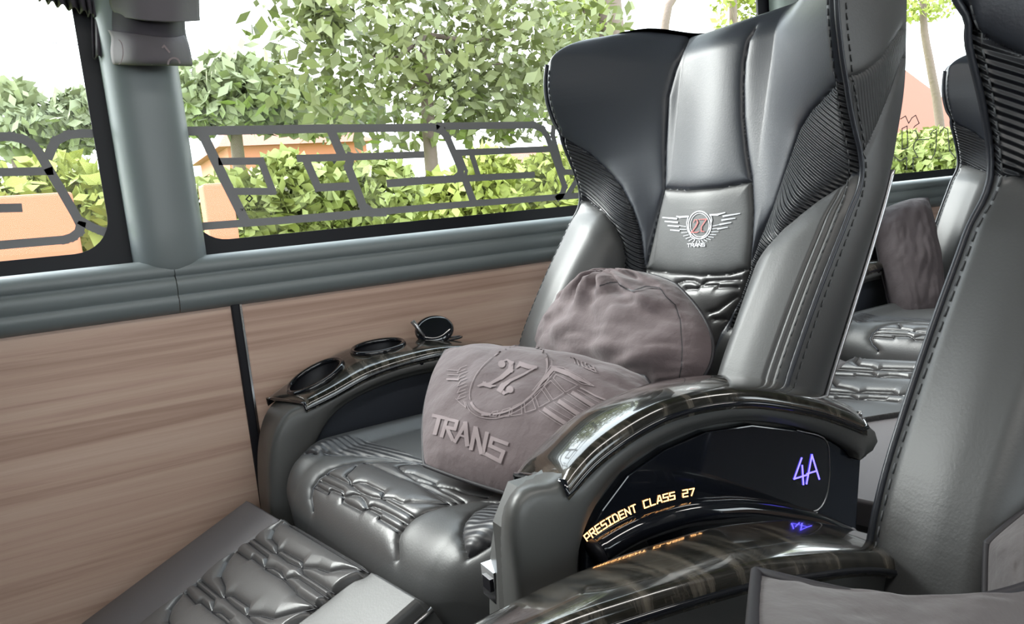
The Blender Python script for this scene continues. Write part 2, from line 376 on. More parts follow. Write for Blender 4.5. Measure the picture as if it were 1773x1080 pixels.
right = [(c2([(960, 80), (1600, 68)])+c3([(110, 573), (560, 568), (640, 566), (680, 580), (705, 610), (765, 750), (765, 775), (740, 796), (600, 803), (450, 816)]), w0*1.15),
         (c3([(670, 562), (1090, 556), (1130, 575), (1152, 610), (1228, 830), (1218, 865), (1200, 880)]), w0*1.1),
         (c2([(1040, 100), (1150, 330), (1255, 540)]), w0*1.25), (c2([(1040, 566), (1773, 512)])+c3([(0, 977), (330, 948), (830, 905), (1290, 870)]), w0),
         (c2([(1135, 235), (1335, 232), (1395, 388), (1195, 388)]), w0*.95), (c3([(50, 705), (230, 700), (590, 688)]), w0), (c3([(75, 708), (130, 835), (280, 828)]), w0*1.1),
         (c3([(185, 575), (235, 690)]), w0*1.3), (c3([(275, 695), (265, 745), (330, 915), (370, 945), (420, 945)]), w0*1.2),
         (c3([(762, 690), (790, 760), (785, 795)]), w0*.55), (c3([(815, 690), (845, 785)]), w0*.9), (c3([(750, 680), (1165, 663)]), w0), (c3([(740, 797), (1085, 778)]), w0), (c3([(785, 800), (822, 900)]), w0*1.2),
         (c3([(1178, 570), (1175, 600), (1212, 745), (1228, 766), (1290, 766)]), w0*.9), (c3([(1290, 790), (1235, 875)]), w0*.9)]
wr(left, 'window_decal', 'dark grey cut-out line graphic on the glass', W[0]); wr(right, 'window_decal', 'dark grey cut-out line graphic on the glass', W[1])
# small mirrored caption and emblem on the second window, faint script on the first
m_ = MB(); text(m_, 'enoqonnhe'[:4], (432, 361), (-3.2, .2), (0, 5), .9, dfn, .35); text(m_, 'qonnhe'[:5], (452, 360), (-3.0, .2), (0, 5), .8, dfn, .35)
ribbon(m_, [(426, 345), (432, 338), (437, 343), (432, 349), (428, 346)], 2.2, dfn); ribbon(m_, [(486, 344), (486, 347)], 1.6, dfn); ribbon(m_, [(490, 344), (490, 347)], 1.6, dfn)
m_.build('caption', BLK, W[1], smooth=False)
m_ = MB(); ribbon(m_, [(-20, 76), (22, 76)], 1.2, dfn); text(m_, 'nn', (86, 79), (5, 0), (0, -8), 1., dfn); text(m_, 'nnq', (133, 83), (5, 0), (1, -9), 1.1, dfn)
ribbon(m_, [(148, 75), (154, 82), (155, 96)], 2., dfn); m_.build('caption', STI, W[0], smooth=False)
c6 = lambda L: [(1540+x/5.4, 130+y/5.4) for x, y in L]
m_ = MB()
for L in ([(105, 410), (150, 382), (180, 450), (210, 400), (245, 375), (278, 450), (240, 475), (228, 490)], [(118, 500), (165, 475), (172, 680), (118, 695), (118, 500)], [(225, 520), (245, 520), (268, 590), (230, 640), (225, 690), (265, 770), (220, 775), (222, 880)],
          [(0, 720), (50, 765), (100, 805), (160, 770), (160, 890)], [(245, 605), (370, 600)], [(385, 560), (400, 525), (440, 505), (438, 650), (420, 740), (390, 790)], [(470, 540), (510, 490), (545, 505), (560, 700), (610, 765)], [(450, 778), (490, 775)]):
    ribbon(m_, c6(L), 1.6, dfn, cross=1)
m_.build('script_outline', DEC, W[2], smooth=False)
#SEAT_BEGIN

def copy_tree(o, parent=None):
    c = o.copy(); SC.collection.objects.link(c); c.parent = parent
    if parent is not None: c.matrix_parent_inverse = o.matrix_parent_inverse.copy()
    for ch in list(o.children): copy_tree(ch, c)
    return c
def interp(z, tab):
    t = np.array(sorted(tab)); z = np.asarray(z, float); return sum(np.interp(z+d, t[:, 0], t[:, 1]) for d in (-.03, -.02, -.01, 0, .01, .02, .03))/7
# ------------------------------------------------------------------ backrest
YC, HW = .865, .295
RB_L = mat_ribs('ribbed_leather', (.024, .026, .030), .40, (0, -.62, 1), .0062)
RB_S = mat_ribs('ribbed_side_leather', (.040, .042, .044), .45, (1, 0, .22), .0055, .001)
RB_C = mat_ribs('ribbed_cushion_leather', (.030, .030, .033), .42, (1, .35, 0), .0085, .0006)
SEATS = 'rows of black leather coach seats'
def build_backrest(rt):
    nr, nf, ns, nb = 400, 401, 34, 40
    t = np.concatenate([np.linspace(-1, 1, nf), np.ones(ns), np.linspace(1, -1, nb), -np.ones(ns)])
    sd = np.concatenate([np.zeros(nf), np.linspace(0, 1, ns+1)[1:], np.zeros(nb), np.linspace(1, 0, ns+1)[:-1]])
    kind = np.concatenate([np.zeros(nf), np.ones(ns), 2*np.ones(nb), np.ones(ns)]).astype(int)
    t = np.append(t, t[0]); sd = np.append(sd, sd[0]); kind = np.append(kind, 0)
    at_ = np.abs(t); ztop = .262+.030*sm(at_, .35, .8)-.016*sm(at_, .90, 1.0)**2; r = .052-.022*sm(at_, .6, 1.)
    rows = np.linspace(0, 1, nr-24); th = np.linspace(0, math.pi/2, 25)[1:]
    P = np.zeros((nr, len(t), 3))
    for i in range(nr):
        if i < len(rows): z = -.47+rows[i]*(ztop-r+.47); k = 0.; 
        else: a = th[i-len(rows)]; z = ztop-r+r*math.sin(a); k = 1-math.cos(a)
        zz = np.minimum(z, ztop-r*.3)
        Fe = interp(zz, [(-.47, .17), (-.25, .148), (-.17, .118), (-.11, .092), (-.05, .062), (0, .047), (.05, .075), (.1, .106), (.15, .135), (.2, .158), (.3, .158)])
        h = sm(zz, -.07, .07); gh = np.clip((at_-.32)/.68, 0, 1)**1.25; gb = sm(at_, .38, .74)*1.06-.06*sm(at_, .8, 1)
        g = h*gh+(1-h)*gb
        xf = .878+.23*zz-Fe*g+.012*sm(at_, .94, 1)**2
        xf = xf-.010*(1-sm(at_, .0, .36))          # centre panel stands a little proud
        xe = .878+.23*zz-Fe+.012
        xbe = interp(zz, [(-.47, .70), (-.278, .793), (-.109, .888), (-.006, .941), (.107, .976), (.3, .985)])
        yf = YC+t*HW*(1+.035*sm(zz, .05, .2))
        yb = YC+t*(HW-.028)
        xb = xbe+.075*(1-at_**2)
        x = np.where(kind == 0, xf, np.where(kind == 2, xb, xe+(xbe-xe)*sd))
        y = np.where(kind == 0, yf, np.where(kind == 2, yb, yf+(yb-yf)*sd+np.sign(t)*.012*np.sin(math.pi*sd)))
        if k > 0:
            xm = np.where(kind == 1, x, (xf+xb)/2); xm = (.878+.23*zz-Fe*g + xb)/2
            w_ = 1-k; x = xm+(x-xm)*w_
            y = YC+(y-YC)*(1-.05*k)
        P[i, :, 0] = x; P[i, :, 1] = y; P[i, :, 2] = z+H
    S = Surf(P); c = S.N[nr//2, nf//2]; S.sgn = -1. if c[0] > 0 else 1.
    fr = np.zeros(P.shape[:2], bool); fr[:, :nf] = True; pf = fr
    lf = pf & (t < -.0)[None]; rg = pf & (t > 0)[None]
    # (t grows with Y: the window side is t>0)
    wside, aside = rg, lf
    sl = [(1196, 57), (1180, 88), (1167, 122), (1155, 167), (1150, 259), (1148, 326), (1139, 363), (1127, 420), (1117, 466), (1105, 520)]
    srr = [(1306, 46), (1293, 70), (1286, 109), (1284, 148), (1285, 204), (1291, 263), (1298, 307), (1301, 366), (1298, 420), (1292, 466), (1272, 520), (1243, 575), (1225, 630)]
    cs1 = [(1148, 326), (1190, 329), (1245, 324), (1298, 314)]; cs2 = [(1117, 466), (1160, 472), (1210, 476), (1260, 474), (1293, 464)]
    lu = [(955, 226), (985, 247), (1022, 269), (1049, 294), (1074, 322), (1094, 358), (1108, 402), (1113, 444), (1117, 466)]
    ll = [(1010, 345), (1041, 363), (1063, 388), (1077, 416), (1083, 444), (1083, 474), (1075, 520)]
    ru = [(1446, 146), (1439, 150), (1420, 170), (1399, 192), (1381, 221), (1364, 269), (1349, 313), (1334, 358), (1310, 414), (1296, 450)]
    rl = [(1471, 303), (1467, 305), (1438, 321), (1408, 340), (1378, 364), (1352, 387), (1328, 418), (1305, 465), (1282, 520), (1262, 565)]
    q = lambda L: [(1100+x/4.909, 340+y/4.909) for x, y in L]
    quilt = [q([(330, 738), (400, 712), (470, 712), (510, 730), (545, 752), (510, 785), (420, 785)]), q([(545, 755), (590, 720), (870, 703)]), q([(560, 757), (600, 755), (690, 750), (680, 772), (850, 770)]), q([(620, 985), (690, 960), (830, 850)]), q([(655, 1045), (740, 1040)])]
    A = S.lines([sl, lu], prefer=wside)+S.lines([srr, ru], prefer=aside)+S.lines([cs1, cs2], prefer=pf)
    B = S.lines([ll], prefer=wside)+S.lines([rl], prefer=aside)
    Q = S.lines(quilt, 5, prefer=pf)
    D1, D2, D3 = S.dist(A), S.dist(B, .05), S.dist(Q)
    # twin welts running down beside the outer edge of each bolster
    zr = P[..., 2]-H; e = np.zeros_like(zr)
    for tt in (.925, .955): e += np.where(fr, np.exp(-(((np.abs(t)[None]-tt)*HW)/.0017)**2), 0)*sm(-zr, -.0, .03)
    # outward side of the lower bolsters puffs up
    kk = fr
    disp = -.0035*np.exp(-(D1/.0015))-.0045*np.exp(-(D1/.007))-.004*np.exp(-(D2/.0018))-.012*np.exp(-(D2/.009))-.003*np.exp(-(D3/.0014))-.005*np.exp(-(D3/.006))-.003*e*(t < 0)[None]
    bol = np.where(fr, sm(D2, 0, .05)*sm(-zr, .0, .06)*sm(np.abs(t)[None]+0*zr, .5, .6), 0)*.006
    S.P = S.P+S.sgn*S.N*((disp)*kk+bol)[..., None]
    # side strips: seam arcs
    xs, ys = S.x, S.y
    S2 = Surf(S.P); S2.sgn = S.sgn
    sp = np.zeros(P.shape[:2], bool); sp[:, np.where((kind == 1) & (t < 0))[0]] = True
    s1 = [(1452, 139), (1470, 136), (1500, 124), (1530, 100), (1563, 50)]; s2 = [(1480, 291), (1500, 262), (1525, 210), (1545, 160), (1566, 100)]
    C = S2.lines([s1, s2], prefer=sp); D4 = S2.dist(C); P = S2.P+S2.sgn*S2.N*(-.004*np.exp(-(D4/.0035))*sp)[..., None]
    cc = lambda A_: (A_[:-1, :-1]+A_[1:, 1:])/2
    cx_, cy_ = cc(xs), cc(ys); col = np.arange(len(t)-1)[None]+0*cx_.astype(int); row = np.arange(nr-1)[:, None]+0*col
    kc = kind[:-1][None]+0*col; tc_ = ((t[:-1]+t[1:])/2)[None]+0*cx_
    kc = np.where((kind[:-1] == 0) & (np.append(kind[1:-1], 1) != 0), 1, kind[:-1])[None]+0*col
    front = kc == 0
    win_ = front & (tc_ > 0); ais = front & (tc_ < 0)
    rib = (win_ & inpoly(cx_, cy_, [(900, 205)]+lu+[(1100, 520)]+ll[::-1]+[(985, 352), (900, 352)])) | (ais & inpoly(cx_, cy_, ru+[(1255, 575)]+rl[::-1]+[(1520, 285), (1520, 120)]))
    strip = ais & ~rib & (np.abs(tc_) > .96) & (cc(P[..., 2]) < H)
    mid = front & inpoly(cx_, cy_, sl+[(1080, 560), (1040, 700), (1190, 720)]+srr[::-1]+[(1320, -60), (1190, -60)]) & (np.abs(tc_) < .6)
    up = cy_ < np.interp(cx_, [1148, 1190, 1245, 1298], [326, 329, 324, 314]); lo = cy_ > np.interp(cx_, [1117, 1160, 1210, 1260, 1293], [466, 472, 476, 474, 464])
    bolw = win_ & ~rib & ~mid & (cy_ > np.interp(cx_, [1008, 1041, 1063, 1077, 1083], [345, 363, 388, 416, 444])) & (cx_ < 1084); bola = ais & ~rib & ~mid & inpoly(cx_, cy_, rl+[(1240, 600), (1180, 760), (1240, 900), (1600, 900), (1600, 303)])
    rest = front & ~rib & ~mid & ~bolw & ~bola
    side = kc == 1; sa = side & (tc_ < 0)
    upc = cy_ < np.interp(cx_, [1452, 1470, 1500, 1530, 1563], [139, 136, 124, 100, 50]); dnc = cy_ > np.interp(cx_, [1480, 1500, 1525, 1545, 1566], [291, 262, 210, 160, 100])
    fl = S.sgn > 0
    def sp_(sel, nm, m, par): return split(P, sel, nm, m, par, flip=not fl)
    bk = sp_(rest | (kc == 2), 'backrest', LEA, rt)
    sp_(mid & up, 'headrest_panel', LEA, bk); sp_(mid & ~up & ~lo, 'emblem_panel', LEA2, bk); sp_(mid & lo, 'lumbar_quilt', QUI, bk)
    sp_(rib & win_, 'ribbed_insert', RB_L, bk); sp_((rib & ais), 'ribbed_insert', RB_L, bk)
    sp_(bolw, 'side_bolster', LEA2, bk); sp_(bola, 'side_bolster', LEA2, bk)
    sp_(side & (tc_ > 0), 'side_cover', LEA2, bk)
    sp_(sa & upc, 'wing_side_cover', LEA2, bk); sp_(sa & ~upc & ~dnc, 'ribbed_side_insert', RB_S, bk); sp_(sa & dnc, 'side_cover', LEA2, bk)
    # piping along both outer edges with a row of stitches, chrome strip along the shell
    for sg, j in ((-1, 0), (1, nf-1)):
        E_ = P[:-20, j]+np.array([-.001, sg*.001, 0]); m_ = MB().tube(E_[::4], .0032, 7); m_.build('piping', LEA, bk)
        m_ = MB()
        for off in (.009,):
            j2 = (j-7) if sg > 0 else (j+7)
            js = nf+2 if sg > 0 else len(t)-4
            for jj in (j2, js):
                L = P[:-30, jj]+(S.sgn*S2.N[:-30, jj])*.0008
                for i in range(2, len(L)-5, 6): m_.tube([L[i], L[i+4]], .0008, 5)
        m_.build('stitch_row', STI, bk)
        jb = nf+ns-2 if sg > 0 else nf+ns+nb+1
        m_ = MB().tube(spl(P[5:255:20, jb]+np.array([-.002, sg*.0045, 0]), 60), .0030, 8); m_.build('chrome_strip', DCH, bk)
    tb = P[int(nr*.78), nf+ns+nb]; MB().box(tb+np.array([-.004, -.006, .10]), tb+np.array([.012, .004, .118])).build('hook', BLK, bk, smooth=False)
    # embroidered emblem
    S3 = Surf(P); S3.sgn = S.sgn; ctr = pf & (np.abs(t)[None] < .55)
    xm, ym, am = S3.x.copy(), S3.y, S3.d; S3.x = np.where(ctr, S3.x, 1e5)
    fn = lambda x, y: S3.pt(1100+x/4.909, 340+y/4.909, .0012)
    m_ = MB()
    for a, b, w in ([(235, 180), (362, 190), 15], [(255, 212), (370, 222), 15], [(280, 248), (378, 256), 14], [(300, 285), (382, 292), 13]): ribbon(m_, [a, b], [w*.7, w], fn, 9, False)
    for a, b, w in ([(895, 145), (745, 170), 15], [(855, 185), (735, 203), 15], [(820, 222), (720, 240), 14], [(790, 262), (700, 278), 13]): ribbon(m_, [a, b], [w*.6, w], fn, 9, False)
    ribbon(m_, [(358, 170), (385, 176), (455, 172)], [9, 18, 14], fn, 9); ribbon(m_, [(640, 158), (700, 156), (765, 138)], [14, 18, 8], fn, 9)
    ribbon(m_, [(455, 170), (442, 225), (450, 285), (480, 345), (510, 365)], 8, fn, 9); ribbon(m_, [(645, 160), (655, 200), (640, 265), (600, 330), (560, 360)], 8, fn, 9)
    for k in range(9):
        a = math.radians(175-k*11); x0, y0 = 545+112*math.cos(a), 245+135*math.sin(a); x1, y1 = 545+165*math.cos(a), 235+165*math.sin(a)
        ribbon(m_, [(x0, y0), (x1, y1)], 6, fn, 9); a = math.pi-a; x0, y0 = 552+112*math.cos(a), 240+135*math.sin(a); x1, y1 = 560+165*math.cos(a), 225+165*math.sin(a); ribbon(m_, [(x0, y0), (x1, y1)], 6, fn, 9)
    el = [(552+96*math.cos(a), 244+118*math.sin(a)) for a in np.linspace(0, 2*math.pi, 33)]; ribbon(m_, el, 9, fn, 9)
    el = [(552+80*math.cos(a), 244+100*math.sin(a)) for a in np.linspace(0, 2*math.pi, 33)]; ribbon(m_, el, 6, fn, 9)
    text(m_, 'TRANS', (447, 430), (24, -1), (1, -26), 7, fn, .28, 9)
    em = m_.build('embroidered_emblem', SIL, bk, smooth=False); em['label'] = 'silver winged badge with TRANS below'
    m_ = MB()
    ribbon(m_, [(500, 222), (512, 200), (528, 200), (535, 222), (520, 255), (490, 296), (478, 306), (530, 306), (545, 296)], [5, 8, 9, 11, 11, 8, 8, 9, 5], fn, 6)
    ribbon(m_, [(545, 196), (610, 194), (590, 222), (566, 258), (565, 295), (590, 300)], [8, 10, 10, 9, 11, 7], fn, 6)
    e2 = m_.build('embroidered_number', RED, bk, smooth=False); e2['label'] = 'red stitched 27'
    return bk
# ------------------------------------------------------------------ seat cushion
def build_cushion(rt):
    ny, nx = 400, 460; Y0, Y1 = .592, 1.165; P = np.zeros((nx, ny, 3))
    ys = np.linspace(Y0, Y1, ny); u = (ys-.878)/.287; R = .075
    xn = .222-.055*(ys-.93)/.4+.045*np.abs(u)**7+.02*sm(-u, .6, 1)
    zt = H-.352+.010*sm(-u, .4, .7)+.012*sm(np.abs(u), .66, .8)-.03*np.abs(u)**14
    zt = zt+.004
    for i in range(nx):
        s = i/(nx-1)
        if s < .2: z = zt-R-(1-s/.2)*.20; x = xn+.0*ys+.02*(1-s/.2)
        elif s < .42: a = (s-.2)/.22*math.pi/2; z = zt-R+R*math.sin(a); x = xn+R*(1-math.cos(a))
        else: k = (s-.42)/.58; x = xn+R+k*(.86-xn-R); z = zt-.025*k+0.012*math.sin(math.pi*k)
        P[i] = np.stack([x+0*ys, ys, z+0*ys], 1)
    S = Surf(P); S.sgn = 1 if S.N[-1, ny//2, 2] > 0 else -1
    c = lambda L: [(440+x/3.857, 740+y/3.857) for x, y in L]
    border = c([(378, 560), (365, 470), (375, 400), (420, 330), (500, 270), (600, 235), (720, 215), (880, 210), (1020, 214), (1120, 226)])
    rb = c([(1640, 478), (1500, 470), (1350, 490), (1250, 510), (1150, 540), (1060, 580), (1000, 640), (950, 700), (940, 760), (945, 880)])
    pipe = c([(290, 160), (500, 165), (700, 175), (880, 188), (1060, 212), (1180, 235)])
    ribb = c([(1640, 478), (1560, 500), (1450, 550), (1390, 620), (1370, 700), (1380, 800), (1410, 870), (1470, 840), (1560, 780)])
    ql = [[(480,295),(640,370),(700,420),(770,450),(850,462),(1060,575)], [(680,240),(640,280),(608,310),(635,345),(640,370)], [(645,370),(700,355),(740,358),(860,415),(845,460)],
          [(845,460),(920,460),(985,490),(1040,480),(1160,485),(1300,490)], [(430,340),(580,410),(590,435)], [(400,385),(490,435),(505,412),(580,440),(590,455)],
          [(590,460),(650,440),(700,445),(730,480),(745,530)], [(588,455),(585,490),(710,555),(745,535)], [(745,530),(780,515),(840,535),(1000,620)], [(750,535),(835,575),(825,600),(960,680)],
          [(730,220),(800,240),(930,300),(1090,360),(1170,410),(1300,490)], [(960,250),(1000,290),(1080,340),(1200,370),(1280,420),(1400,475)], [(960,250),(1040,232)],
          [(1000,285),(1060,292),(1210,355),(1215,375),(1330,395),(1420,430),(1560,450)], [(1110,370),(1350,485)]]
    QL = S.lines([c(L) for L in ql], 5); D1 = S.dist(S.lines([border, rb, pipe, ribb])); D2 = S.dist(QL)
    S.P = S.P+S.sgn*S.N*(-.0035*np.exp(-D1/.0014)-.005*np.exp(-D1/.007)-.0024*np.exp(-D2/.0012)-.0034*np.exp(-D2/.0048))[..., None]; P = S.P
    cc = lambda A_: (A_[:-1, :-1]+A_[1:, 1:])/2
    x, y = cc(S.x), cc(S.y); vis = cc(P[..., 0]) < .75
    Qd = inpoly(x, y, border+[(760, 790), (900, 850)]+rb+[(620, 1000), (530, 930)]) & vis
    Rr = inpoly(x, y, ribb+[(900, 900), (900, 840)]) & (cc(P[..., 1]) < .74)
    Rf = inpoly(x, y, pipe+[(746, 800), (700, 782), (600, 752), (560, 760), (520, 775)]) & (cc(P[..., 1]) > .9) & (cc(P[..., 1]) < 1.15)
    fl = S.sgn < 0
    cu = split(P, ~(Qd | Rr | Rf), 'seat_cushion', LEA2, rt, fl)
    split(P, Qd & ~Rr & ~Rf, 'quilted_insert', QUI, cu, fl); split(P, Rr, 'ribbed_insert', RB_C, cu, fl); split(P, Rf & ~Rr, 'ribbed_insert', RB_C, cu, fl)
    up_ = S.sgn*S.N[-60, 200]; m_ = MB(); [m_.tube(L+up_*-.0042, .0008, 5) for L in QL if len(L) > 1]; m_.build('quilt_stitching', BLK, [o for o in cu.children][0])
    for L in (border, pipe):
        m_ = MB().tube([S.pt(*p, .001) for p in lin(L, 10)], .002, 6); m_.build('piping', LEA, cu)
    MB().box((.30, .60, H-.66), (.80, 1.16, H-.44)).build('seat_base', BLK, rt, smooth=False)
    return cu
# ------------------------------------------------------------------ leg rest
def build_legrest(rt):
    TL = at(430, 862, 1, 1.2); TR = at(742, 1046, 1, .655); BL = at(150, 1070, 1, 1.215)
    ea = TR-TL; eb = BL-TL; n = np.cross(ea, eb); n /= np.linalg.norm(n); n = n if n[2] > 0 else -n
    na, nb_ = 400, 340
    A = np.concatenate([[0, 0, .002], np.linspace(.01, .99, na-6), [.998, 1, 1]]); ha = np.concatenate([[-.06, -.022, -.008], np.zeros(na-6), [-.008, -.022, -.06]])
    B = np.concatenate([[0, 0, .004], np.linspace(.02, 1.5, nb_-6), [1.508, 1.512, 1.512]]); hb = np.concatenate([[-.07, -.026, -.010], np.zeros(nb_-6), [-.010, -.026, -.07]])
    P = TL+A[:, None, None]*ea+B[None, :, None]*eb+n*(np.minimum(ha[:, None], hb[None])[..., None])
    S = Surf(P); S.sgn = 1 if S.N[100, 100]@n > 0 else -1
    c = lambda L: [(250+x/3.476, 860+y/3.476) for x, y in L]
    lb = c([(850, 140), (820, 160), (640, 270), (480, 390), (300, 540), (100, 690), (-60, 825)]); rb = c([(1430, 455), (1380, 480), (1300, 510), (1170, 600), (1060, 690), (900, 815)])
    ql = [[(670,270),(790,355),(815,360),(880,410),(960,445),(970,480),(1165,605)], [(850,175),(800,220),(780,270),(815,310),(812,355)], [(815,355),(850,345),(970,410),(965,450)],
          [(960,450),(1060,450),(1130,475),(1200,460),(1390,460)], [(640,290),(760,385),(740,440)], [(570,345),(650,400),(670,390),(735,440)], [(740,445),(800,450),(840,475),(860,515)],
          [(740,450),(860,520),(930,590),(935,605),(1060,685)], [(860,518),(910,505),(950,510),(1130,635)], [(560,360),(520,410),(475,500),(500,560),(500,620)], [(500,620),(550,615),(650,680),(635,735)],
          [(640,735),(720,735),(800,755),(870,735),(1050,690)], [(360,525),(480,625),(505,625)], [(330,550),(440,640),(425,710)], [(270,600),(330,665),(360,655),(425,710)], [(425,712),(480,715),(540,765)],
          [(430,715),(500,765),(560,830)], [(250,610),(180,700),(160,765),(180,820)], [(505,630),(560,680),(635,735)], [(870,180),(970,212),(1060,245),(1090,260),(1240,350),(1380,440),(1430,470)], [(1075,240),(1150,265),(1205,315)],
          [(635,735),(700,800),(760,850)]]
    QL = S.lines([c(L) for L in ql], 5); D1 = S.dist(S.lines([lb, rb])); D2 = S.dist(QL)
    x, y = S.x, S.y
    cen = inpoly(x, y, lb+[(190, 1150), (500, 1150)]+rb[::-1]); rgt = inpoly(x, y, rb+[(600, 1200), (900, 1200), (900, 1000)])
    lift = np.where(cen, .012, 0)+np.where(rgt, .012, 0)
    dd = sm(D1, 0, .012); lift = np.where(cen | rgt, .012*dd, -.004*(1-dd))
    S.P = S.P+n*(lift-.0035*np.exp(-D1/.0014)-.0028*np.exp(-D2/.0012)-.0062*np.exp(-D2/.0065))[..., None]; P = S.P
    cc = lambda A_: (A_[:-1, :-1] | A_[1:, 1:])
    Q = cc(cen); Rg = cc(rgt) & ~Q; fl = S.sgn < 0
    lr = split(P, ~(Q | Rg), 'leg_rest', FLAP, rt, fl)
    qi = split(P, Q, 'quilted_insert', QUI, lr, fl); m_ = MB(); [m_.tube(L+n*.0048, .0009, 5) for L in QL if len(L) > 1]; m_.build('quilt_stitching', BLK, qi); split(P, Rg, 'side_pad', LEA2, lr, fl)
    m_ = MB().tube([TR+ea*.004+eb*b+n*(-.006) for b in np.linspace(0, 1.4, 20)], .003, 6); m_.build('piping', SIL if False else DCH, lr)
    [MB().tube([TL+ea*a+eb*.03+n*-.03, TL+ea*a+eb*1.45+n*-.03], .012, 8).build('support_arm', BLK, lr) for a in (.2, .8)]
    return lr
# ------------------------------------------------------------------ armrests
def rim(outer, inner, yfar, yface, name, m, parent, n=60, far=None):
    sg = 1 if yfar > yface else -1
    O = np.array([at(*p, 1, yface) for p in lin_px(outer, n)]); I = np.array([at(*p, 1, yface) for p in lin_px(inner, n)])
    FR = np.array([at(*p, 1, yfar) for p in lin_px(far, n)]) if far else None
    G = []
    for kq, (o, i) in enumerate(zip(O, I)):
        d = (i-o)/max(np.linalg.norm(i-o), 1e-6); w = np.linalg.norm(i-o); b = min(.012, w*.3)
        def q(p, y): v = p.copy(); v[1] = y; return v
        tl = (FR[kq]-q(o, yfar)) if far else np.zeros(3)
        row = [q(i, yfar)+tl, q(o+(i-o)*.35, yfar)+tl, q(o+(i-o)*.08, yfar-sg*.004)+tl*.96, q(o, yfar-sg*.014)+tl*.88, q(o, yface+sg*.03)+tl*.14, q(o, yface+sg*.012), q(o+d*b*.12, yface+sg*.006), q(o+d*b*.45, yface+sg*.0018), q(o+d*b, yface)]
        row += [q(o+(i-o)*f, yface-sg*.003*math.sin(math.pi*f)) for f in (.3, .5, .7)]
        row += [q(i-d*b, yface), q(i-d*b*.4, yface+sg*.002), q(i, yface+sg*.008), q(i, yface+sg*.03)]
        G.append(row)
    return MB().grid(np.array(G), sg > 0).build(name, m, parent)
def lin_px(P, n):
    P = spl(P, 200); L = np.concatenate([[0], np.cumsum(np.linalg.norm(np.diff(P, axis=0), axis=1))]); s = np.linspace(0, L[-1], n)
    return np.stack([np.interp(s, L, P[:, 0]), np.interp(s, L, P[:, 1])], 1)
def cap(inner, outer, yi, yo, parent, crown=.010, n=70, holes=(), name='wood_cap', skirt=.014):
    A = np.array([at(*p, 1, yi) for p in lin_px(inner, n)]); B = np.array([at(*p, 1, yo) for p in lin_px(outer, n)])
    k = 15; G = np.zeros((n, k+4, 3))
    for i in range(n):
        e = min(1., math.sin(math.pi/2*min(1, (i+.3)/3.0)), math.sin(math.pi/2*min(1, (n-1-i+.3)/3.0)))
        for j in range(k):
            f = j/(k-1); p = A[i]*(1-f)+B[i]*f; p = p+np.array([0, 0, crown*(4*f*(1-f))**.7*e+.002*e]); G[i, j+2] = p
        for j, (src, s_) in enumerate(((A[i], 1), (A[i], .35))): G[i, j] = src+np.array([0, (yi-yo)*.03, -skirt*s_])
        for j, s_ in ((k+2, .35), (k+3, 1)): G[i, j] = B[i]+np.array([0, (yo-yi)*.03, -skirt*s_])
    sel = np.ones((n-1, k+3), bool); C = (G[:-1, :-1]+G[1:, 1:])/2
    for (hc, hr) in holes: sel &= ((C[..., 0]-hc[0])/hr[0])**2+((C[..., 1]-hc[1])/hr[1])**2 > .92
    up = np.cross(G[10, 8]-G[9, 8], G[10, 9]-G[10, 8])[2] > 0
    o = split(G, sel, name, CAPW, parent, flip=up)
    m_ = MB(); E_ = np.vstack([G[::1, 1]+[0, 0, -.004], G[-1, 1:-1], G[::-1, -2]+[0, 0, -.004], G[0, -2:0:-1]]); m_.tube(E_[::2], .0028, 6, closed=True); m_.build('trim_lip', GLO, o)
    return o, G
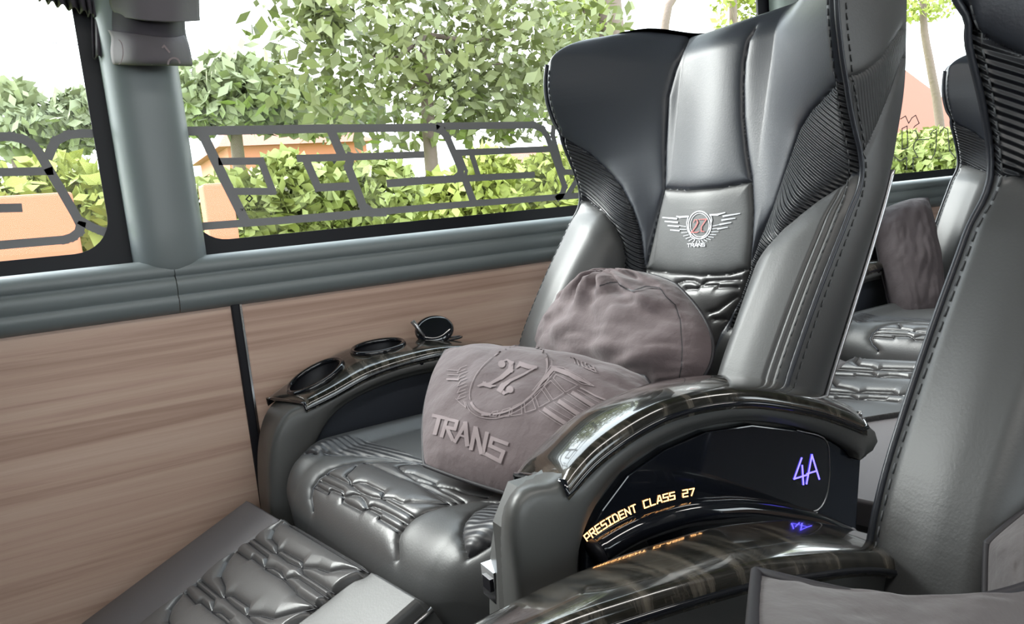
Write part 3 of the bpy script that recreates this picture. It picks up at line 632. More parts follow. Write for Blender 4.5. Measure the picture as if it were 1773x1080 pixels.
def build_near_arm(rt):
    yf = .475
    outer = [(917, 1200), (910, 1100), (900, 1000), (892, 930), (898, 882), (922, 850), (975, 836), (1040, 775), (1150, 709), (1278, 685), (1400, 701), (1480, 723), (1512, 737), (1527, 756), (1523, 776), (1506, 790), (1486, 797)]
    inner = [(1014, 1200), (1010, 1100), (1008, 1000), (1015, 940), (1040, 880), (1085, 820), (1150, 775), (1220, 745), (1300, 732), (1380, 741), (1430, 756), (1452, 767), (1466, 775), (1475, 782), (1481, 789), (1484, 794)]
    ar = rim(outer, inner, .59, yf, 'armrest', SAT, rt, far=[(842, 1200), (841, 1100), (841, 1031), (843, 966), (855, 893), (872, 860), (895, 829), (928, 794), (1000, 732), (1100, 688), (1200, 670), (1300, 670), (1400, 692), (1488, 728), (1511, 744), (1514, 764), (1502, 782), (1486, 792)])
    # inboard face and core
    poly = [tuple(at(x+14, y+12, 1, yf)[[0, 2]]) for x, y in [(915, 1200), (903, 1000), (897, 930), (925, 855), (975, 840), (1150, 715), (1278, 690), (1400, 707), (1500, 745), (1485, 800), (1482, 950), (1480, 1200)]]
    MB().ext(poly, 1, .495, .53).build('arm_core', SAT, ar, smooth=False)
    fnp = lambda y0: (lambda x, y: at(x, y, 1, y0-OF[0]))
    pp = lambda L, y0: [tuple(at(x, y, 1, y0)[[0, 2]]) for x, y in L]
    o = MB().ext(pp([(1012, 1200), (1012, 940), (1040, 882), (1085, 822), (1150, 777), (1220, 747), (1300, 734), (1380, 743), (1430, 758), (1488, 793), (1480, 915), (1478, 1200)], .486), 1, .484, .496).build('console_box', SCR, ar, smooth=False); bevel(o, .002)
    scr = [(1012, 935), (1040, 882), (1085, 822), (1150, 777), (1220, 747), (1300, 735), (1380, 745), (1428, 760), (1436, 800), (1434, 845), (1424, 874), (1405, 886), (1360, 880), (1300, 869), (1230, 868), (1160, 880), (1100, 902), (1050, 932), (1020, 965)]
    o = MB().ext(pp(scr, .482), 1, .480, .4845).build('display_panel', GLO, ar, smooth=False); bevel(o, .0012)
    E_ = [at(x, y, 1, .480) for x, y in lin_px(scr[6:18], 60)]; MB().tube(E_, .0009, 5).build('panel_edge', DCH, ar)
    MB().tube([at(x, y, 1, .476) for x, y in lin_px([(1035, 957), (1075, 932), (1115, 913), (1183, 892), (1240, 886), (1300, 885), (1400, 902), (1470, 930)], 40)], .0118, 14).build('grab_handle', GLO, ar)
    MB().tube([at(x, y, 1, .472) for x, y in ((1029, 961), (1036, 956))], .0128, 10).build('handle_end', BLK, ar)
    MB().ext([(a, b) for a, b in pp([(1065, 965), (1068, 950), (1085, 938), (1105, 933), (1118, 938), (1120, 960)], .474)], 1, .470, .48).build('cup_rest', LEA2, ar, smooth=False)
    m_ = MB(); base = [(1018, 938), (1034, 924), (1060, 907), (1090, 891), (1120, 878), (1150, 868), (1180, 861), (1206, 856)]; L = lin_px(base, 400); s = 'PRESIDENT CLASS 27'; f = fnp(.4797)
    for i, ch in enumerate(s):
        k = int(i/len(s)*399); k2 = min(399, k+14); d = L[k2]-L[k]; d /= np.linalg.norm(d); nn = np.array([d[1]*.9+.12, -abs(d[0])]); hh = 14.5-3.0*i/17; text(m_, ch, L[k], d*8.2, nn*hh, 2.0, f, 0, 4)
    o = m_.build('lit_lettering', ORA, ar, smooth=False); o['label'] = 'glowing orange words PRESIDENT CLASS 27'
    m_ = MB(); g = lambda L: [(1290+x/2.7, 680+y/2.7) for x, y in L]
    for st in ([(265, 305), (230, 402), (288, 384)], [(268, 340), (273, 428)], [(288, 424), (313, 290), (347, 402)], [(290, 378), (330, 366)]): ribbon(m_, g(st), 2.6, f, 5)
    o = m_.build('seat_number', BLU, ar, smooth=False); o['label'] = 'glowing blue seat number 4A'
    cp, G = cap([(893, 822), (925, 785), (1000, 722), (1100, 677), (1180, 661), (1230, 657), (1300, 661), (1400, 684), (1488, 720)], [(978, 836), (1040, 771), (1150, 705), (1278, 681), (1400, 697), (1460, 716), (1496, 731)], .592, .474, ar, .008)
    for px in ((1160, 680), (1488, 716)):
        p = at(*px, 1, .53); MB().tube([p+[0, 0, -.004], p+[0, 0, .003]], .003, 8).build('screw', DCH, cp)
    # front plate seam and bright latch
    q = lambda L, y0: [at(x, y, 1, y0) for x, y in L]
    a = at(862, 1002, 1, .56); MB().box(a+[-.010, -.012, -.016], a+[.012, .012, .014]).build('latch', CHR, ar, smooth=False)
    MB().box(a+[-.012, -.007, -.006], a+[-.008, .007, .006]).build('latch_slot', BLK, ar, smooth=False)
    a = at(905, 832, 1, .58); MB().box(a+[-.006, -.09, -.004], a+[.0, .0, .0]).build('front_seam', BLK, ar, smooth=False)
    return ar
def build_far_arm(rt):
    yf = 1.165
    outer = [(480, 1000), (474, 920), (468, 860), (468, 800), (478, 748), (500, 714), (532, 699), (640, 644), (720, 619), (790, 606), (880, 606)]
    inner = [(556, 1000), (548, 920), (542, 860), (540, 800), (552, 762), (578, 722), (620, 690), (690, 660), (760, 644), (820, 640), (880, 642)]
    ar = rim(outer, inner, 1.275, yf, 'armrest', SAT, rt)
    poly = [tuple(at(x, y, 1, yf)[[0, 2]]) for x, y in [(485, 1000), (476, 860), (476, 800), (486, 752), (508, 720), (540, 704), (640, 650), (720, 626), (790, 613), (880, 613), (880, 1000)]]
    MB().ext(poly, 1, 1.195, 1.265).build('arm_core', LEA, ar, smooth=False)
    h1 = at(545, 641, 1, 1.225); h2 = at(655, 602, 1, 1.232)
    cp, G = cap([(463, 690), (520, 650), (600, 606), (680, 591), (750, 587), (880, 602)], [(528, 699), (575, 676), (640, 641), (720, 615), (790, 603), (880, 605)], 1.275, 1.163, ar, .006, holes=((h1, (.047, .037)), (h2, (.047, .035))))
    for hc, rx, ry in ((h1, .047, .037), (h2, .047, .035)):
        a = np.linspace(0, 2*math.pi, 40, endpoint=False)
        # cap height under each rim point
        Gf = G[:, 2:-2].reshape(-1, 3)
        def zc(x, y): d = (Gf[:, 0]-x)**2+(Gf[:, 1]-y)**2; return Gf[d.argmin(), 2]
        ring = np.array([(hc[0]+rx*math.cos(t), hc[1]+ry*math.sin(t), 0) for t in a]); zz = np.array([zc(*p[:2]) for p in ring])
        M_ = np.c_[ring[:, 0], ring[:, 1], np.ones(40)]; cf = np.linalg.lstsq(M_, zz, rcond=None)[0]; ring[:, 2] = M_@cf+.002
        ch = MB().tube(ring, .0045, 8, closed=True).build('cup_holder', GLO, ar)
        rows = [ring, ring+np.array([0, 0, -.004]), ring*1+np.array([0, 0, -.05])]; c0 = ring.mean(0); rows[2] = c0+(rows[2]-c0)*[.85, .85, 1]; rows.append(np.repeat([rows[2].mean(0)], 40, 0))
        Gw = np.array([np.vstack([r_, r_[:1]]) for r_ in rows]); MB().grid(Gw, True).build('cup_well', BLK, ch)
    # folded tray knob: dark disc on edge with a bright lever
    c = at(752, 571, 1, 1.232); a = np.linspace(0, 2*math.pi, 28, endpoint=False); m_ = MB(); ax = np.array([-.35, -.75, .55]); ax /= np.linalg.norm(ax); u = np.cross(ax, [0, 0, 1]); u /= np.linalg.norm(u); v = np.cross(ax, u)
    for r0, o0 in ((.0, .006), (.020, .0065), (.031, .005), (.0345, .001), (.033, -.005), (.0, -.006)): m_.V += [tuple(c+ax*o0+(u*math.cos(t)*1.05+v*math.sin(t)*.85)*r0) for t in a]
    for i in range(5):
        for k in range(28): m_.F.append((i*28+k, i*28+(k+1) % 28, (i+1)*28+(k+1) % 28, (i+1)*28+k))
    m_.build('table_knob', GLO, ar)
    p0 = at(714, 556, 1, 1.235); p1 = at(738, 588, 1, 1.23); MB().tube([p0, (p0+p1)/2+[0, 0, .001], p1], [.0045, .0035, .003], 8).build('chrome_lever', DCH, ar)
    p0 = at(778, 590, 1, 1.225)+[0, 0, .004]; MB().tube([p0+np.array([.026*math.cos(t), .012*math.sin(t), 0]) for t in a], .002, 6, closed=True).build('slot_ring', GLO, ar)
    p = at(766, 588, 1, 1.225); MB().tube([p+[0, 0, -.006], p+[0, 0, .004]], .012, 14).build('knob_socket', BLK, ar)
    for px in ((566, 692), (729, 628)):
        p = at(*px, 1, yf); MB().tube([p+[0, .004, 0], p+[0, -.004, 0]], .0035, 10).build('screw', BLK, ar)
    return ar
seat = root('reclining_seat', (.80, .87, 0), 'black leather reclining coach seat at the window holding two pillows, 4A glowing on its armrest', 'seat', SEATS)
bk = build_backrest(seat); cu = build_cushion(seat); lr = build_legrest(seat); na_ = build_near_arm(seat); fa_ = build_far_arm(seat)
m_ = MB().box((.36, .64, 0), (.74, 1.12, H-.60)); m_.build('pedestal', BLK, seat, smooth=False)
# the seat behind: same build one row back
s5 = copy_tree(seat); s5.location = Vector(seat.location)+Vector((1.281, -.012, 0))
s5['label'] = 'black leather coach seat one row back, seen in the gap right of seat 4A'
s3 = copy_tree(seat); s3.location = Vector(seat.location)-Vector((1.281, 0, 0)); s3['label'] = 'unseen black leather coach seat one row ahead of seat 4A, added to shade its leg rest'  # out-of-view copy added ahead to block light and shade the leg rest
for sx_ in (s5, s3):      # only the near seat shows its lit number
    for g in list(sx_.children_recursive):
        if g.name.startswith('seat_number'): bpy.data.objects.remove(g)
# the seat across: nearer the camera, its own lower armrest
s4 = copy_tree(seat); s4.location = Vector(seat.location)+Vector((-.152, -.817, -.008))
s4['label'] = 'nearest black leather coach seat, only its window-side half in frame at the right edge'
for ch in list(s4.children):
    if ch.name.split('.')[0] in ('armrest', 'leg_rest', 'pedestal'):
        for g in list(ch.children_recursive): bpy.data.objects.remove(g)
        bpy.data.objects.remove(ch)
    elif ch.name.startswith('seat_cushion'): ch.location.y -= .075; ch.location.z -= .03
WORLD_LOC[s4.name] = (0, 0, 0)
s4w = np.array(s4.location)
for nm in [s4.name]: WORLD_LOC[nm] = tuple(s4w)
def build_b_arm(rt):
    inner = [(700, 1160), (830, 1080), (1000, 996), (1200, 926), (1320, 907), (1400, 906), (1510, 931), (1600, 960)]; outer = [(800, 1180), (950, 1095), (1100, 1043), (1290, 990), (1400, 974), (1505, 965), (1600, 985)]
    A_, B_ = .405, .318
    poly = [tuple(at(x, y, 1, B_)[[0, 2]]) for x, y in [(800, 1190), (950, 1105), (1100, 1053), (1290, 998), (1400, 982), (1505, 973), (1590, 992), (1640, 1400), (760, 1600)]]
    ar = bevel(MB().ext(poly, 1, B_+.004, B_+.022).build('armrest', SAT, rt, smooth=False), .004)
    cap(inner, outer, A_, B_, ar, .006)
    return ar
build_b_arm(s4)
#PILLOWS
from mathutils import noise as NZ
def pillow(name, label, TL, TR, BR, BL, T, mat_, rnd=.25, pinch=.06, wr=.006, group='printed travel pillows', up=None, back=.5, gather=False, seed=0, n=90, pw=3.0, sag=0., pr=.0028, pinchx=None):
    C = (TL+TR+BR+BL)/4; eu = ((TR-TL)+(BR-BL))/2; ev = ((BL-TL)+(BR-TR))/2; nn = np.cross(ev, eu); nn /= np.linalg.norm(nn)
    if nn@(C-np.array([0, 0, H])) > 0: nn = -nn
    rt = root(name, C, label, 'pillow', group); L = max(np.linalg.norm(eu), np.linalg.norm(ev))
    def srf(a, b, sg):
        k = 1-(pinch if pinchx is None else pinchx)*(1-b*b)*abs(a)**3; k2 = 1-pinch*(1-a*a)*abs(b)**3
        aa = a*k*math.sqrt(max(0, 1-rnd*b*b*.5)); bb = b*k2*math.sqrt(max(0, 1-rnd*a*a*.5))
        u, v = (aa+1)/2, (bb+1)/2; p = (TL*(1-u)+TR*u)*(1-v)+(BL*(1-u)+BR*u)*v
        f = (max(0, 1-abs(a)**pw)*max(0, 1-abs(b)**pw))**.55
        h = T*f*(1 if sg > 0 else -back)
        q = p/L*14
        w = NZ.noise(Vector((q[0]*.55+seed, q[1]*.55, q[2]*.55)))*.6+NZ.noise(Vector((a*7+seed, b*2.2, sg*2.)))*.45*abs(a)+NZ.noise(Vector((a*2.2+seed*2, b*8, sg*3.)))*.35*abs(b)
        w += .5*abs(NZ.noise(Vector((a*3.1+b*2+seed, b*3.3-a, 4.2))))-.25
        if gather:
            d = math.hypot(a-.15, b+.92); th = math.atan2(b+.92, a-.15); w += 1.3*math.sin(th*11+3*NZ.noise(Vector((a*2, b*2, 1))))*math.exp(-d*1.5)*min(1, d*3)
        h += wr*w*min(1, f*3)*sg
        return p+nn*h-np.array([0, 0, sag*(a*a)])
    g = np.linspace(-1, 1, n); g = np.sin(g*math.pi/2)
    F_ = np.array([[srf(a, b, 1) for a in g] for b in g]); Bk = np.array([[srf(a, b, -1) for a in g] for b in g])
    m_ = MB(); up_ = np.cross(F_[46, 45]-F_[45, 45], F_[45, 46]-F_[45, 45])@nn > 0
    m_.grid(F_, up_); m_.grid(Bk, not up_); body = m_.build('cover', mat_, rt)
    E_ = np.vstack([F_[0], F_[1:, -1], F_[-1, ::-1][1:], F_[::-1, 0][1:-1]]); MB().tube(E_[::2], pr, 8, closed=True).build('piping', DRK, rt)
    S = Surf(F_); S.sgn = 1 if (S.N[n//2, n//2]@nn) > 0 else -1
    return rt, body, S, nn
P1 = (at(768, 604, 1, 1.045), at(1122, 650, 1, .74)); p1bl = at(729, 808, 2, -.318)
p1, body1, S1, n1 = pillow('travel_pillow', 'mauve pillow printed with a winged 27 and TRANS, lying in front on seat 4A', P1[0], P1[1], P1[1]+(p1bl-P1[0])*1.0+np.array([.0, .0, 0]), p1bl, .060, PIL, rnd=.12, pinch=-.075, wr=.007, seed=3)
fn = lambda x, y: S1.pt(730+x/4.32, 580+y/4.32, .0012)
m_ = MB()
for st in ([[(95, 605), (180, 625)], 26], [[(135, 620), (105, 735)], 30]): ribbon(m_, st[0], st[1], fn, 9)
TR_ = [[[(190, 630), (270, 650), (255, 705), (180, 690)], 24], [[(190, 640), (155, 755)], 27], [[(200, 705), (235, 780)], 27], [[(330, 665), (255, 795)], 26], [[(330, 665), (345, 820)], 32], [[(290, 750), (340, 765)], 16],
       [[(405, 700), (375, 850)], 30], [[(410, 710), (450, 880)], 30], [[(490, 740), (460, 885)], 30], [[(640, 815), (530, 775), (515, 830), (615, 875), (590, 945), (490, 895)], 28]]
for st, w in TR_: ribbon(m_, st, w, fn, 9)
m_.build('word_print', PRT, body1, smooth=False)
m_ = MB()
def arc(cx_, cy_, rx, ry, rot, a0, a1, n=26): return [(cx_+rx*math.cos(a)*math.cos(rot)-ry*math.sin(a)*math.sin(rot), cy_+rx*math.cos(a)*math.sin(rot)+ry*math.sin(a)*math.cos(rot)) for a in np.linspace(math.radians(a0), math.radians(a1), n)]
EC = (650, 335); ro = math.radians(-38)
ribbon(m_, arc(*EC, 330, 205, ro, -40, 42), [6+14*math.sin(math.pi*k/25) for k in range(26)], fn, 9); ribbon(m_, arc(*EC, 330, 205, ro, 48, 138), [14]*26, fn, 9)
ribbon(m_, arc(*EC, 330, 205, ro, 145, 188), [18]*26, fn, 9); ribbon(m_, arc(*EC, 330, 205, ro, 196, 270), [5]*26, fn, 9); ribbon(m_, arc(*EC, 330, 205, ro, 275, 318), [8]*26, fn, 9)
ribbon(m_, arc(*EC, 368, 235, ro, 20, 195, 40), 5, fn, 9)
# numerals with thick and thin strokes
ribbon(m_, arc(600, 222, 14, 14, 0, 0, 360, 10), 24, fn, 6)
ribbon(m_, [(590, 240), (600, 205), (640, 190), (672, 215), (665, 265), (600, 320), (520, 365), (430, 385)], [10, 8, 10, 34, 40, 30, 20, 14], fn, 7); ribbon(m_, [(420, 385), (470, 372), (515, 388), (555, 385)], [6, 34, 24, 8], fn, 7)
ribbon(m_, [(710, 250), (740, 222), (800, 240), (855, 245)], [8, 34, 34, 20], fn, 7); ribbon(m_, [(855, 245), (760, 300), (665, 345), (610, 385), (590, 415), (620, 440), (660, 425)], [14, 14, 22, 38, 42, 20, 10], fn, 7)
ribbon(m_, arc(662, 412, 12, 12, 0, 0, 360, 10), 26, fn, 6)
m_.build('number_print', PRT, body1, smooth=False)
m_ = MB()
for a in range(9):      # arched row of outlined blocks under the circle
    pts_o = [(515, 610), (590, 615), (680, 607), (775, 585), (875, 545), (985, 490), (1075, 435), (1165, 380), (1000, 295)]
blocks = [[(510, 608), (535, 578), (575, 572), (560, 610)], [(580, 612), (610, 562), (665, 548), (655, 610)], [(670, 607), (685, 540), (745, 512), (750, 595)], [(775, 585), (768, 500), (822, 465), (855, 560)], [(878, 545), (845, 455), (895, 405), (960, 500)],
          [(985, 490), (918, 388), (965, 345), (1065, 440)], [(1078, 432), (985, 325), (1005, 300), (1165, 378)]]
for b in blocks: ribbon(m_, b+[b[0]], 5, fn, 9)
ribbon(m_, [(830, 420), (905, 330), (965, 235), (1060, 250), (1180, 310), (1290, 385), (1200, 370), (1100, 310), (1000, 275), (940, 350), (850, 430)], 5, fn, 9)
ribbon(m_, [(875, 385), (930, 320), (985, 255)], [10, 26, 30], fn, 9); ribbon(m_, [(985, 255), (1080, 285), (1170, 330), (1260, 375)], [30, 34, 30, 8], fn, 9)
for x0, y0 in ((900, 565), (1010, 505), (1110, 440)):
    ribbon(m_, [(x0+25, y0), (x0+130, y0+70), (x0+200, y0+115)], 30, fn, 9); ribbon(m_, [(x0-20, y0+5), (x0+110, y0+90), (x0+170, y0+125)], 4, fn, 9); ribbon(m_, [(x0+55, y0-25), (x0+180, y0+50), (x0+230, y0+75)], 4, fn, 9)
ribbon(m_, [(1190, 400), (1300, 460), (1400, 500)], 12, fn, 9)
for y0 in (265, 300, 335): ribbon(m_, [(195, y0), (275, y0+4)], 14 if y0 == 335 else 5, fn, 9)
for y0 in (230, 280, 330, 380, 430): ribbon(m_, [(340, y0), (290, y0+20), (270, y0+55), (330, y0+30)], 4, fn, 9)
ribbon(m_, [(258, 480), (300, 520), (335, 545), (320, 500)], 5, fn, 9); ribbon(m_, [(455, 600), (500, 605)], [14, 5], fn, 9)
text(m_, 'TRIB', (1130, 185), (34, 14), (-14, -38), 9, lambda x, y: fn(x+0, y+25), .35, 9)
m_.build('wing_print', PRT, body1, smooth=False)
p2, body2, S2_, n2 = pillow('travel_pillow', 'plump mauve pillow with gathered top seam, leaning on the backrest of seat 4A', at(1000, 478, 0, .765), at(1190, 468, 0, .77), at(1268, 700, 0, .66), at(905, 690, 0, .66), .085, PIL, rnd=.80, pinch=-.02, wr=.017, gather=True, seed=11, back=.35, pw=2.6)
m_ = MB(); f2 = lambda x, y: S2_.pt(700+x/2.7, 450+y/2.7, .0022); ribbon(m_, [(1195, 135), (1225, 180), (1265, 215), (1290, 280), (1300, 400), (1300, 490), (1285, 560)], 4.5, f2, 6); ribbon(m_, [(890, 130), (960, 110), (1010, 112), (1070, 150), (1130, 130), (1190, 135)], 4.5, f2, 6)
m_.build('seam', DRK, body2, smooth=False)
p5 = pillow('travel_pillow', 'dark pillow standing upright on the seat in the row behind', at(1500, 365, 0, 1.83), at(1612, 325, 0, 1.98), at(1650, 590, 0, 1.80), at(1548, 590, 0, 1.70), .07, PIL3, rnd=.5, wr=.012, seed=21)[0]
p4 = pillow('travel_pillow', 'grey pillow with dark piping lying on the nearest seat, bottom right', at(1308, 990, 1, .285), at(1850, 985, 0, .46), at(1850, 1390, 0, .36), at(1290, 1290, 0, .16), .007, PIL2, rnd=.02, wr=.004, seed=31, pinch=.42, pr=.0034, back=3., pinchx=.0)[0]
p6 = pillow('travel_pillow', 'grey pillow behind the piped one, leaning on the nearest backrest at the right edge', at(1705, 935, 0, .50), at(1830, 830, 0, .56), at(1900, 1200, 0, .5), at(1700, 1200, 0, .46), .05, PIL2, rnd=.3, wr=.008, seed=41)[0]
#CURTAIN
# the cloth tie: a band wrapped round the pillar head, hanging in two folds
def cloth(name, rows, m, parent=None, th=.003, cols=24, wob=.0):
    """rows: list of [(px,py,Y) ...] control points; lofted"""
    G = []
    for r_ in rows:
        C = spl([at(x, y, 1, Y_) for x, y, Y_ in r_], cols); G.append(C)
    G = np.array(G); nr = len(rows)*6; G2 = np.stack([spl(G[:, j], nr) for j in range(cols)], 1)
    o = MB().grid(G2).build(name, m, parent); s_ = o.modifiers.new('thickness', 'SOLIDIFY'); s_.thickness = th; s_.offset = 0; return o
ct = root('curtain_tie', tuple(at(265, 60, 1, 1.27)), 'dark grey folded cloth tie wrapped around the window pillar', 'curtain tie')
cloth('upper_flap', [[(188, -90, 1.30), (230, -95, 1.24), (300, -95, 1.24), (342, -92, 1.30)], [(190, -30, 1.29), (235, -32, 1.235), (300, -30, 1.235), (343, -28, 1.29)], [(192, 10, 1.285), (240, 16, 1.23), (300, 20, 1.23), (344, 20, 1.285)], [(206, 27, 1.285), (240, 34, 1.228), (300, 38, 1.228), (345, 36, 1.285)]], CURL, ct)
cloth('middle_fold', [[(182, 5, 1.31), (230, 20, 1.25), (290, 30, 1.25), (318, 30, 1.31)], [(184, 45, 1.31), (230, 52, 1.25), (290, 56, 1.25), (320, 56, 1.31)], [(190, 75, 1.31), (230, 78, 1.25), (290, 78, 1.25), (326, 80, 1.31)]], CUR, ct)
cloth('lower_fold', [[(188, 52, 1.29), (235, 60, 1.245), (290, 66, 1.245), (318, 62, 1.29)], [(194, 66, 1.285), (235, 70, 1.232), (290, 76, 1.232), (324, 72, 1.285)], [(193, 90, 1.28), (235, 90, 1.225), (290, 92, 1.225), (329, 92, 1.28)], [(196, 108, 1.28), (235, 109, 1.228), (290, 110, 1.228), (332, 111, 1.28)], [(198, 110, 1.30), (235, 111, 1.26), (290, 112, 1.26), (331, 113, 1.30)]], CURL, ct)
m_ = MB(); f3 = lambda x, y: at(x/4.4325, y/4.4325, 1, 1.222-OF[0]); ribbon(m_, [(1165, 490), (1200, 420), (1260, 350)], 14, f3); ribbon(m_, [(1260, 350), (1300, 400)], 14, f3); ribbon(m_, arc(1335, 490, 45, 45, 0, 180, 350, 12), 14, f3); ribbon(m_, arc(905, 400, 40, 95, 0, -80, 80, 12), 7, f3)
m_.build('tie_print', PRT, ct, smooth=False)
# gathered curtains drawn back to the pillar from either side
def curtain(name, label, top, bot, Y0, folds, amp, m, group='window curtains'):
    T_ = spl(top, 120); B_ = spl(bot, 120); G = []
    for k in range(14):
        f = k/13; row = []
        for i in range(120):
            q = T_[i]*(1-f)+B_[i]*f; a = i/119*folds*2*math.pi; p = at(q[0], q[1]+(4.5*math.sin(a) if k == 13 else 0), 1, Y0+amp*math.sin(a)); row.append(p)
        G.append(row)
    o = MB().grid(np.array(G)).build(name, m); s_ = o.modifiers.new('thickness', 'SOLIDIFY'); s_.thickness = .002
    tag(o, label, 'curtain', group); return o
curtain('curtain', 'dark pleated curtain gathered to the left of the window pillar', [(-40, -200), (60, -210), (195, -220)], [(50, -8), (95, 8), (150, 24), (172, 40)], 1.33, 9, .014, CUR)
curtain('curtain', 'strip of dark curtain hanging straight down along the left side of the window pillar', [(150, -200), (170, -200), (196, -200)], [(160, 98), (176, 102), (196, 104)], 1.325, 2, .008, CUR)
c_ = at(352, -12, 1, 1.30); m_ = MB().tube([c_+[-.02, 0, .15], c_+[-.008, 0, .06], c_+[0, 0, .012], c_+[.004, 0, -.004]], [.03, .028, .024, .008], 18)
tag(m_.build('curtain', CUR), 'rolled end of dark curtain showing above the window, right of the pillar', 'curtain', 'window curtains')
#OUTSIDE
GZ = H-2.5
GRASS = mat('grass', (.22, .32, .06), .9, bump=(3, .6, .1))
struct(MB().box((-60, 1.9, GZ-.2), (140, 160, GZ)).build('ground', GRASS, smooth=False))
def leafmat(name, c0, c1):
    m = mat(name, c0, .6); t = m.node_tree; b = t.nodes['Principled BSDF']; n = t.nodes.new('ShaderNodeTexNoise'); n.inputs['Scale'].default_value = 1.1; n.inputs['Detail'].default_value = 3
    c = t.nodes.new('ShaderNodeTexCoord'); r = t.nodes.new('ShaderNodeValToRGB'); e = r.color_ramp.elements; e[0].position = .35; e[0].color = (*c0, 1); e[1].position = .65; e[1].color = (*c1, 1)
    t.links.new(c.outputs['Object'], n.inputs['Vector']); t.links.new(n.outputs[0], r.inputs[0]); t.links.new(r.outputs[0], b.inputs['Base Color'])
    b.inputs['Transmission Weight'].default_value = 0; b.inputs['Subsurface Weight'].default_value = 0
    return m
LG = [leafmat('leaves_light', (.17, .20, .055), (.26, .30, .08)), leafmat('leaves_olive', (.14, .16, .07), (.20, .22, .09)), leafmat('leaves_yellow', (.25, .29, .055), (.33, .36, .09)), leafmat('leaves_pale', (.22, .25, .14), (.32, .36, .20))]
BARK = mat('bark', (.16, .12, .10), .9, bump=(12, .6, .03)); TILE = mat('terracotta', (.42, .16, .09), .8, bump=(6, .4, .02)); ROOF = mat('roof_tiles', (.27, .095, .06), .8, bump=(6, .4, .02)); PLAST = mat('pale_plaster', (.40, .30, .25), .8); POLE = mat('grey_metal', (.3, .3, .32), .5)
def foliage(name, blobs, size, m, parent, dens):
    V = []; 
    for (c, r, k) in blobs:
        N = int(dens*k*2.3); d = rng.normal(size=(N, 3)); d /= np.linalg.norm(d, axis=1)[:, None]; rad = rng.uniform(.25, 1, N)**.6
        V.append(np.array(c)+d*rad[:, None]*np.array(r))
    C = np.vstack(V); n = len(C); a = rng.normal(size=(n, 3)); a /= np.linalg.norm(a, axis=1)[:, None]; b = rng.normal(size=(n, 3)); b -= a*(a*b).sum(1)[:, None]; b /= np.linalg.norm(b, axis=1)[:, None]
    s = .62*size*rng.uniform(.5, 1.5, n)[:, None]; Q = np.stack([C-a*s, C+b*s*.55, C+a*s, C-b*s*.55], 1).reshape(-1, 3)
    F = np.arange(4*n).reshape(n, 4); return mesh(name, Q, F, m, parent, smooth=False)
def tree(label, trunk, blobs, m, size=.11, dens=900, tr=.14, k=1.):
    """trunk: (px, py) points; blobs: (px, py, (rx, ry, rz), density) at the distance Y0"""
    Y_ = trunk[0]*k; T_ = [dn(*trunk[1], Y_)]+[tuple(A(x, y, Y_)) for x, y in trunk[2:]]
    BL = []
    for (x, y, r, kk) in blobs: BL.append((A(x, y, Y_+.15*math.sin(x)), (r[0]*k, min(r[1], .95), r[2]*k), kk))
    tr *= k; size *= k; rt = root('tree', T_[0], label, 'tree', 'trees beyond the window')
    foliage('foliage', BL, size, m, rt, dens); MB().tube(spl(T_, 12), np.linspace(tr, tr*.6, 12), 12).build('trunk', BARK, rt)
    bz = T_[-1]
    for (c, r, kk) in BL[:5]:
        mid = (np.array(bz)+np.array(c))/2+[0, 0, -.2]; MB().tube(spl([bz, mid, c], 8), np.linspace(tr*.35, .012, 8), 6).build('branch', BARK, rt)
    return rt
def A(x, y, Y): return at(x, y, 1, Y)
def dn(x, y, Y): p = A(x, y, Y); return (p[0], p[1], GZ)
tree('leafy tree filling the upper middle of the large window, white sky between its leaves', [8, (745, 300), (745, 260), (735, 60)],
     [(620, 90, (1.3, .9, .75), .8), (740, 60, (1.5, 1, .9), 1.0), (870, 110, (1.4, 1, .9), 1.1), (700, 170, (1.6, .9, .65), 1.1), (930, 30, (1.5, 1, .9), .9), (800, -60, (1.8, 1, .8), .6), (560, -60, (.7, .6, .8), .5), (560, 20, (.28, .4, .6), .35), (900, 180, (1.3, .9, .5), 1.)], LG[1], .13, 270, .1, k=1.2)
tree('rounded pale green tree in the left part of the large window', [9, (410, 300), (410, 250), (412, 180)], [(400, 160, (.75, .7, .42), 1.), (480, 180, (.8, .7, .35), .9), (345, 190, (.5, .6, .3), .7), (560, 195, (.8, .6, .3), .8)], LG[3], .14, 560, .09, k=1.33)
tree('tall tree with a thick grey-brown trunk just left of the headrest top', [7.5, (1070, 300), (1062, 150), (1050, 0), (1045, -160)], [(1010, -230, (1.6, 1, .7), 1.), (1000, 60, (.6, .7, .6), .8), (985, 140, (.6, .7, .5), .7)], LG[0], .12, 300, .25, k=1.93)
tree('slim leaning tree seen above the headrest of seat 4A', [9, (1110, 300), (1150, 60), (1168, -10), (1180, -120)], [(1190, -170, (1.2, .8, .5), .8)], LG[0], .12, 380, .075, k=1.9)
tree('tree with thin drooping twigs above the right end of the headrest of seat 4A', [10, (1270, 300), (1270, 60), (1268, -60)], [(1250, 10, (.25, .4, 1.0), .14), (1290, 0, (.3, .4, .9), .35), (1330, 30, (.2, .4, .8), .25), (1300, -100, (1.2, .8, .5), .8)], LG[2], .12, 420, .1, k=1.95)
tree('slender curved tree trunk in the gap between the seats', [9, (1625, 300), (1628, 230), (1612, 120), (1600, 50), (1598, -30)], [(1590, 0, (1.4, .9, .42), .9), (1640, -60, (1.3, .9, .5), .8)], LG[2], .10, 420, .10, k=1.2)
tree('feathery pale tree behind the left window', [10, (30, 330), (30, 280), (30, 230)], [(20, 210, (.45, .6, .5), .5), (100, 225, (.55, .6, .3), .7), (150, 205, (.4, .5, .35), .8)], LG[3], .13, 560, .07, k=1.0)
HB = 'bushes along the roadside'
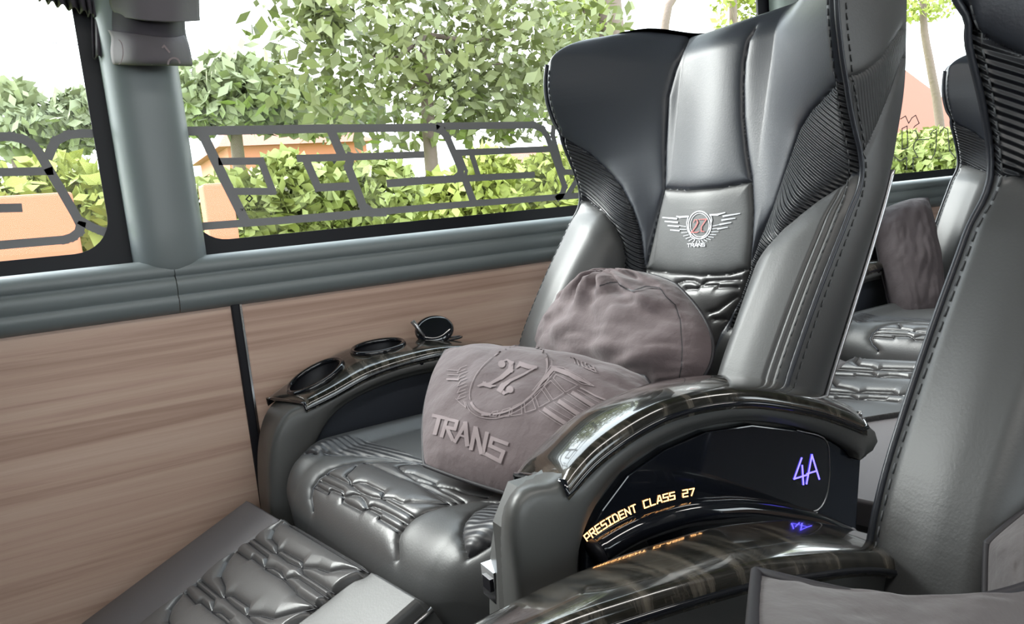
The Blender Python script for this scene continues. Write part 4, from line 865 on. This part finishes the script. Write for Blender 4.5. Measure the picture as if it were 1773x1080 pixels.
names = {0: 'out past the left edge of the left window', 1: 'in the left window behind the orange wall', 2: 'at the lower left of the large window', 3: 'in the middle of the large window', 4: 'in the right half of the large window', 5: 'beside the wing of the headrest', 6: 'behind the headrest of seat 4A', 7: 'seen past the right side of the headrest', 8: 'left in the gap between the seats', 9: 'in the gap between the seats, at the foot of the curved tree', 10: 'right in the gap, next to the rear headrest'}
for i in range(11):
    cx_ = -2.6+2.25*i; Y_ = 7.3+.25*math.sin(i*2.1); k_ = [2, 2, 0, 2, 0, 2, 0, 0, 2, 2, 3][i]; r_ = 1.08
    rt = root('bush', (cx_, Y_, GZ), '%s bush %s' % (['green', 'olive', 'yellow-green', 'pale'][k_], names[i]), 'bush', HB)
    top = H+.62+.10*math.sin(i*1.7); bl = [((cx_+dx*r_, Y_+.15*math.sin(dx*9), top-.42-abs(dx)*.12+.1*math.sin(dx*8+i)), (r_*.40, .5, .48), 1.) for dx in (-.62, -.2, .2, .62)]+[((cx_, Y_, (top-.9+GZ)/2), (r_, .55, (top-.5-GZ)/2), 3.2)]
    foliage('foliage', bl, .12, LG[k_], rt, 520); MB().tube([(cx_, Y_, GZ), (cx_+.05, Y_, top-.6)], .05, 8).build('stem', BARK, rt)
# terracotta garden wall and tiled houses further off
a = A(-200, 335, 6.2); b = A(128, 352, 6.2); o = MB().box((a[0]-3, 6.2, GZ), (b[0], 6.45, a[2]-.06)).build('garden_wall', TILE, smooth=False); tag(bevel(o, .02), 'orange brick garden wall low in the left window', 'wall')
a = A(350, 318, 5.6); b = A(402, 320, 5.6); o = MB().box((a[0], 5.6, GZ), (b[0], 5.85, a[2])).build('gate_post', TILE, smooth=False); tag(bevel(o, .02), 'orange brick post low at the left end of the large window', 'post')
def house(label, p0, p1, Y, depth, eave, ridge, walls, cat='house'):
    x0, x1 = A(p0, 300, Y)[0], A(p1, 300, Y)[0]; ze = A((p0+p1)/2, eave, Y)[2]; zr = A((p0+p1)/2, ridge, Y+depth/2)[2]; rt = root('house', ((x0+x1)/2, Y+depth/2, GZ), label, 'house', 'houses across the road')
    MB().box((x0, Y, GZ), (x1, Y+depth, ze)).build('house_wall', walls, rt, smooth=False)
    e = .3; ym = Y+depth/2; xq = (x1-x0)*.18
    MB().add([(x0-e, Y-e, ze), (x1+e, Y-e, ze), (x1+e, Y+depth+e, ze), (x0-e, Y+depth+e, ze), (x0+xq, ym, zr), (x1-xq, ym, zr)], [(0, 1, 5, 4), (1, 2, 5), (2, 3, 4, 5), (3, 0, 4), (3, 2, 1, 0)]).build('roof', ROOF, rt, smooth=False)
    for f in (.2, .6): MB().box((x0+(x1-x0)*f, Y-.04, ze-1.4), (x0+(x1-x0)*(f+.15), Y+.02, ze-.4)).build('house_window', BLK, rt, smooth=False)
    return rt
house('house with a terracotta tiled roof seen in the gap between the seats', 1545, 1690, 24, 8, 228, 110, TILE)
house('house with a terracotta wall and roof behind the bushes of the large window', 400, 640, 24, 6, 250, 205, TILE)
house('low house with an orange roof to the right, behind the bushes beside the headrest', 915, 1080, 24, 6, 290, 250, PLAST)
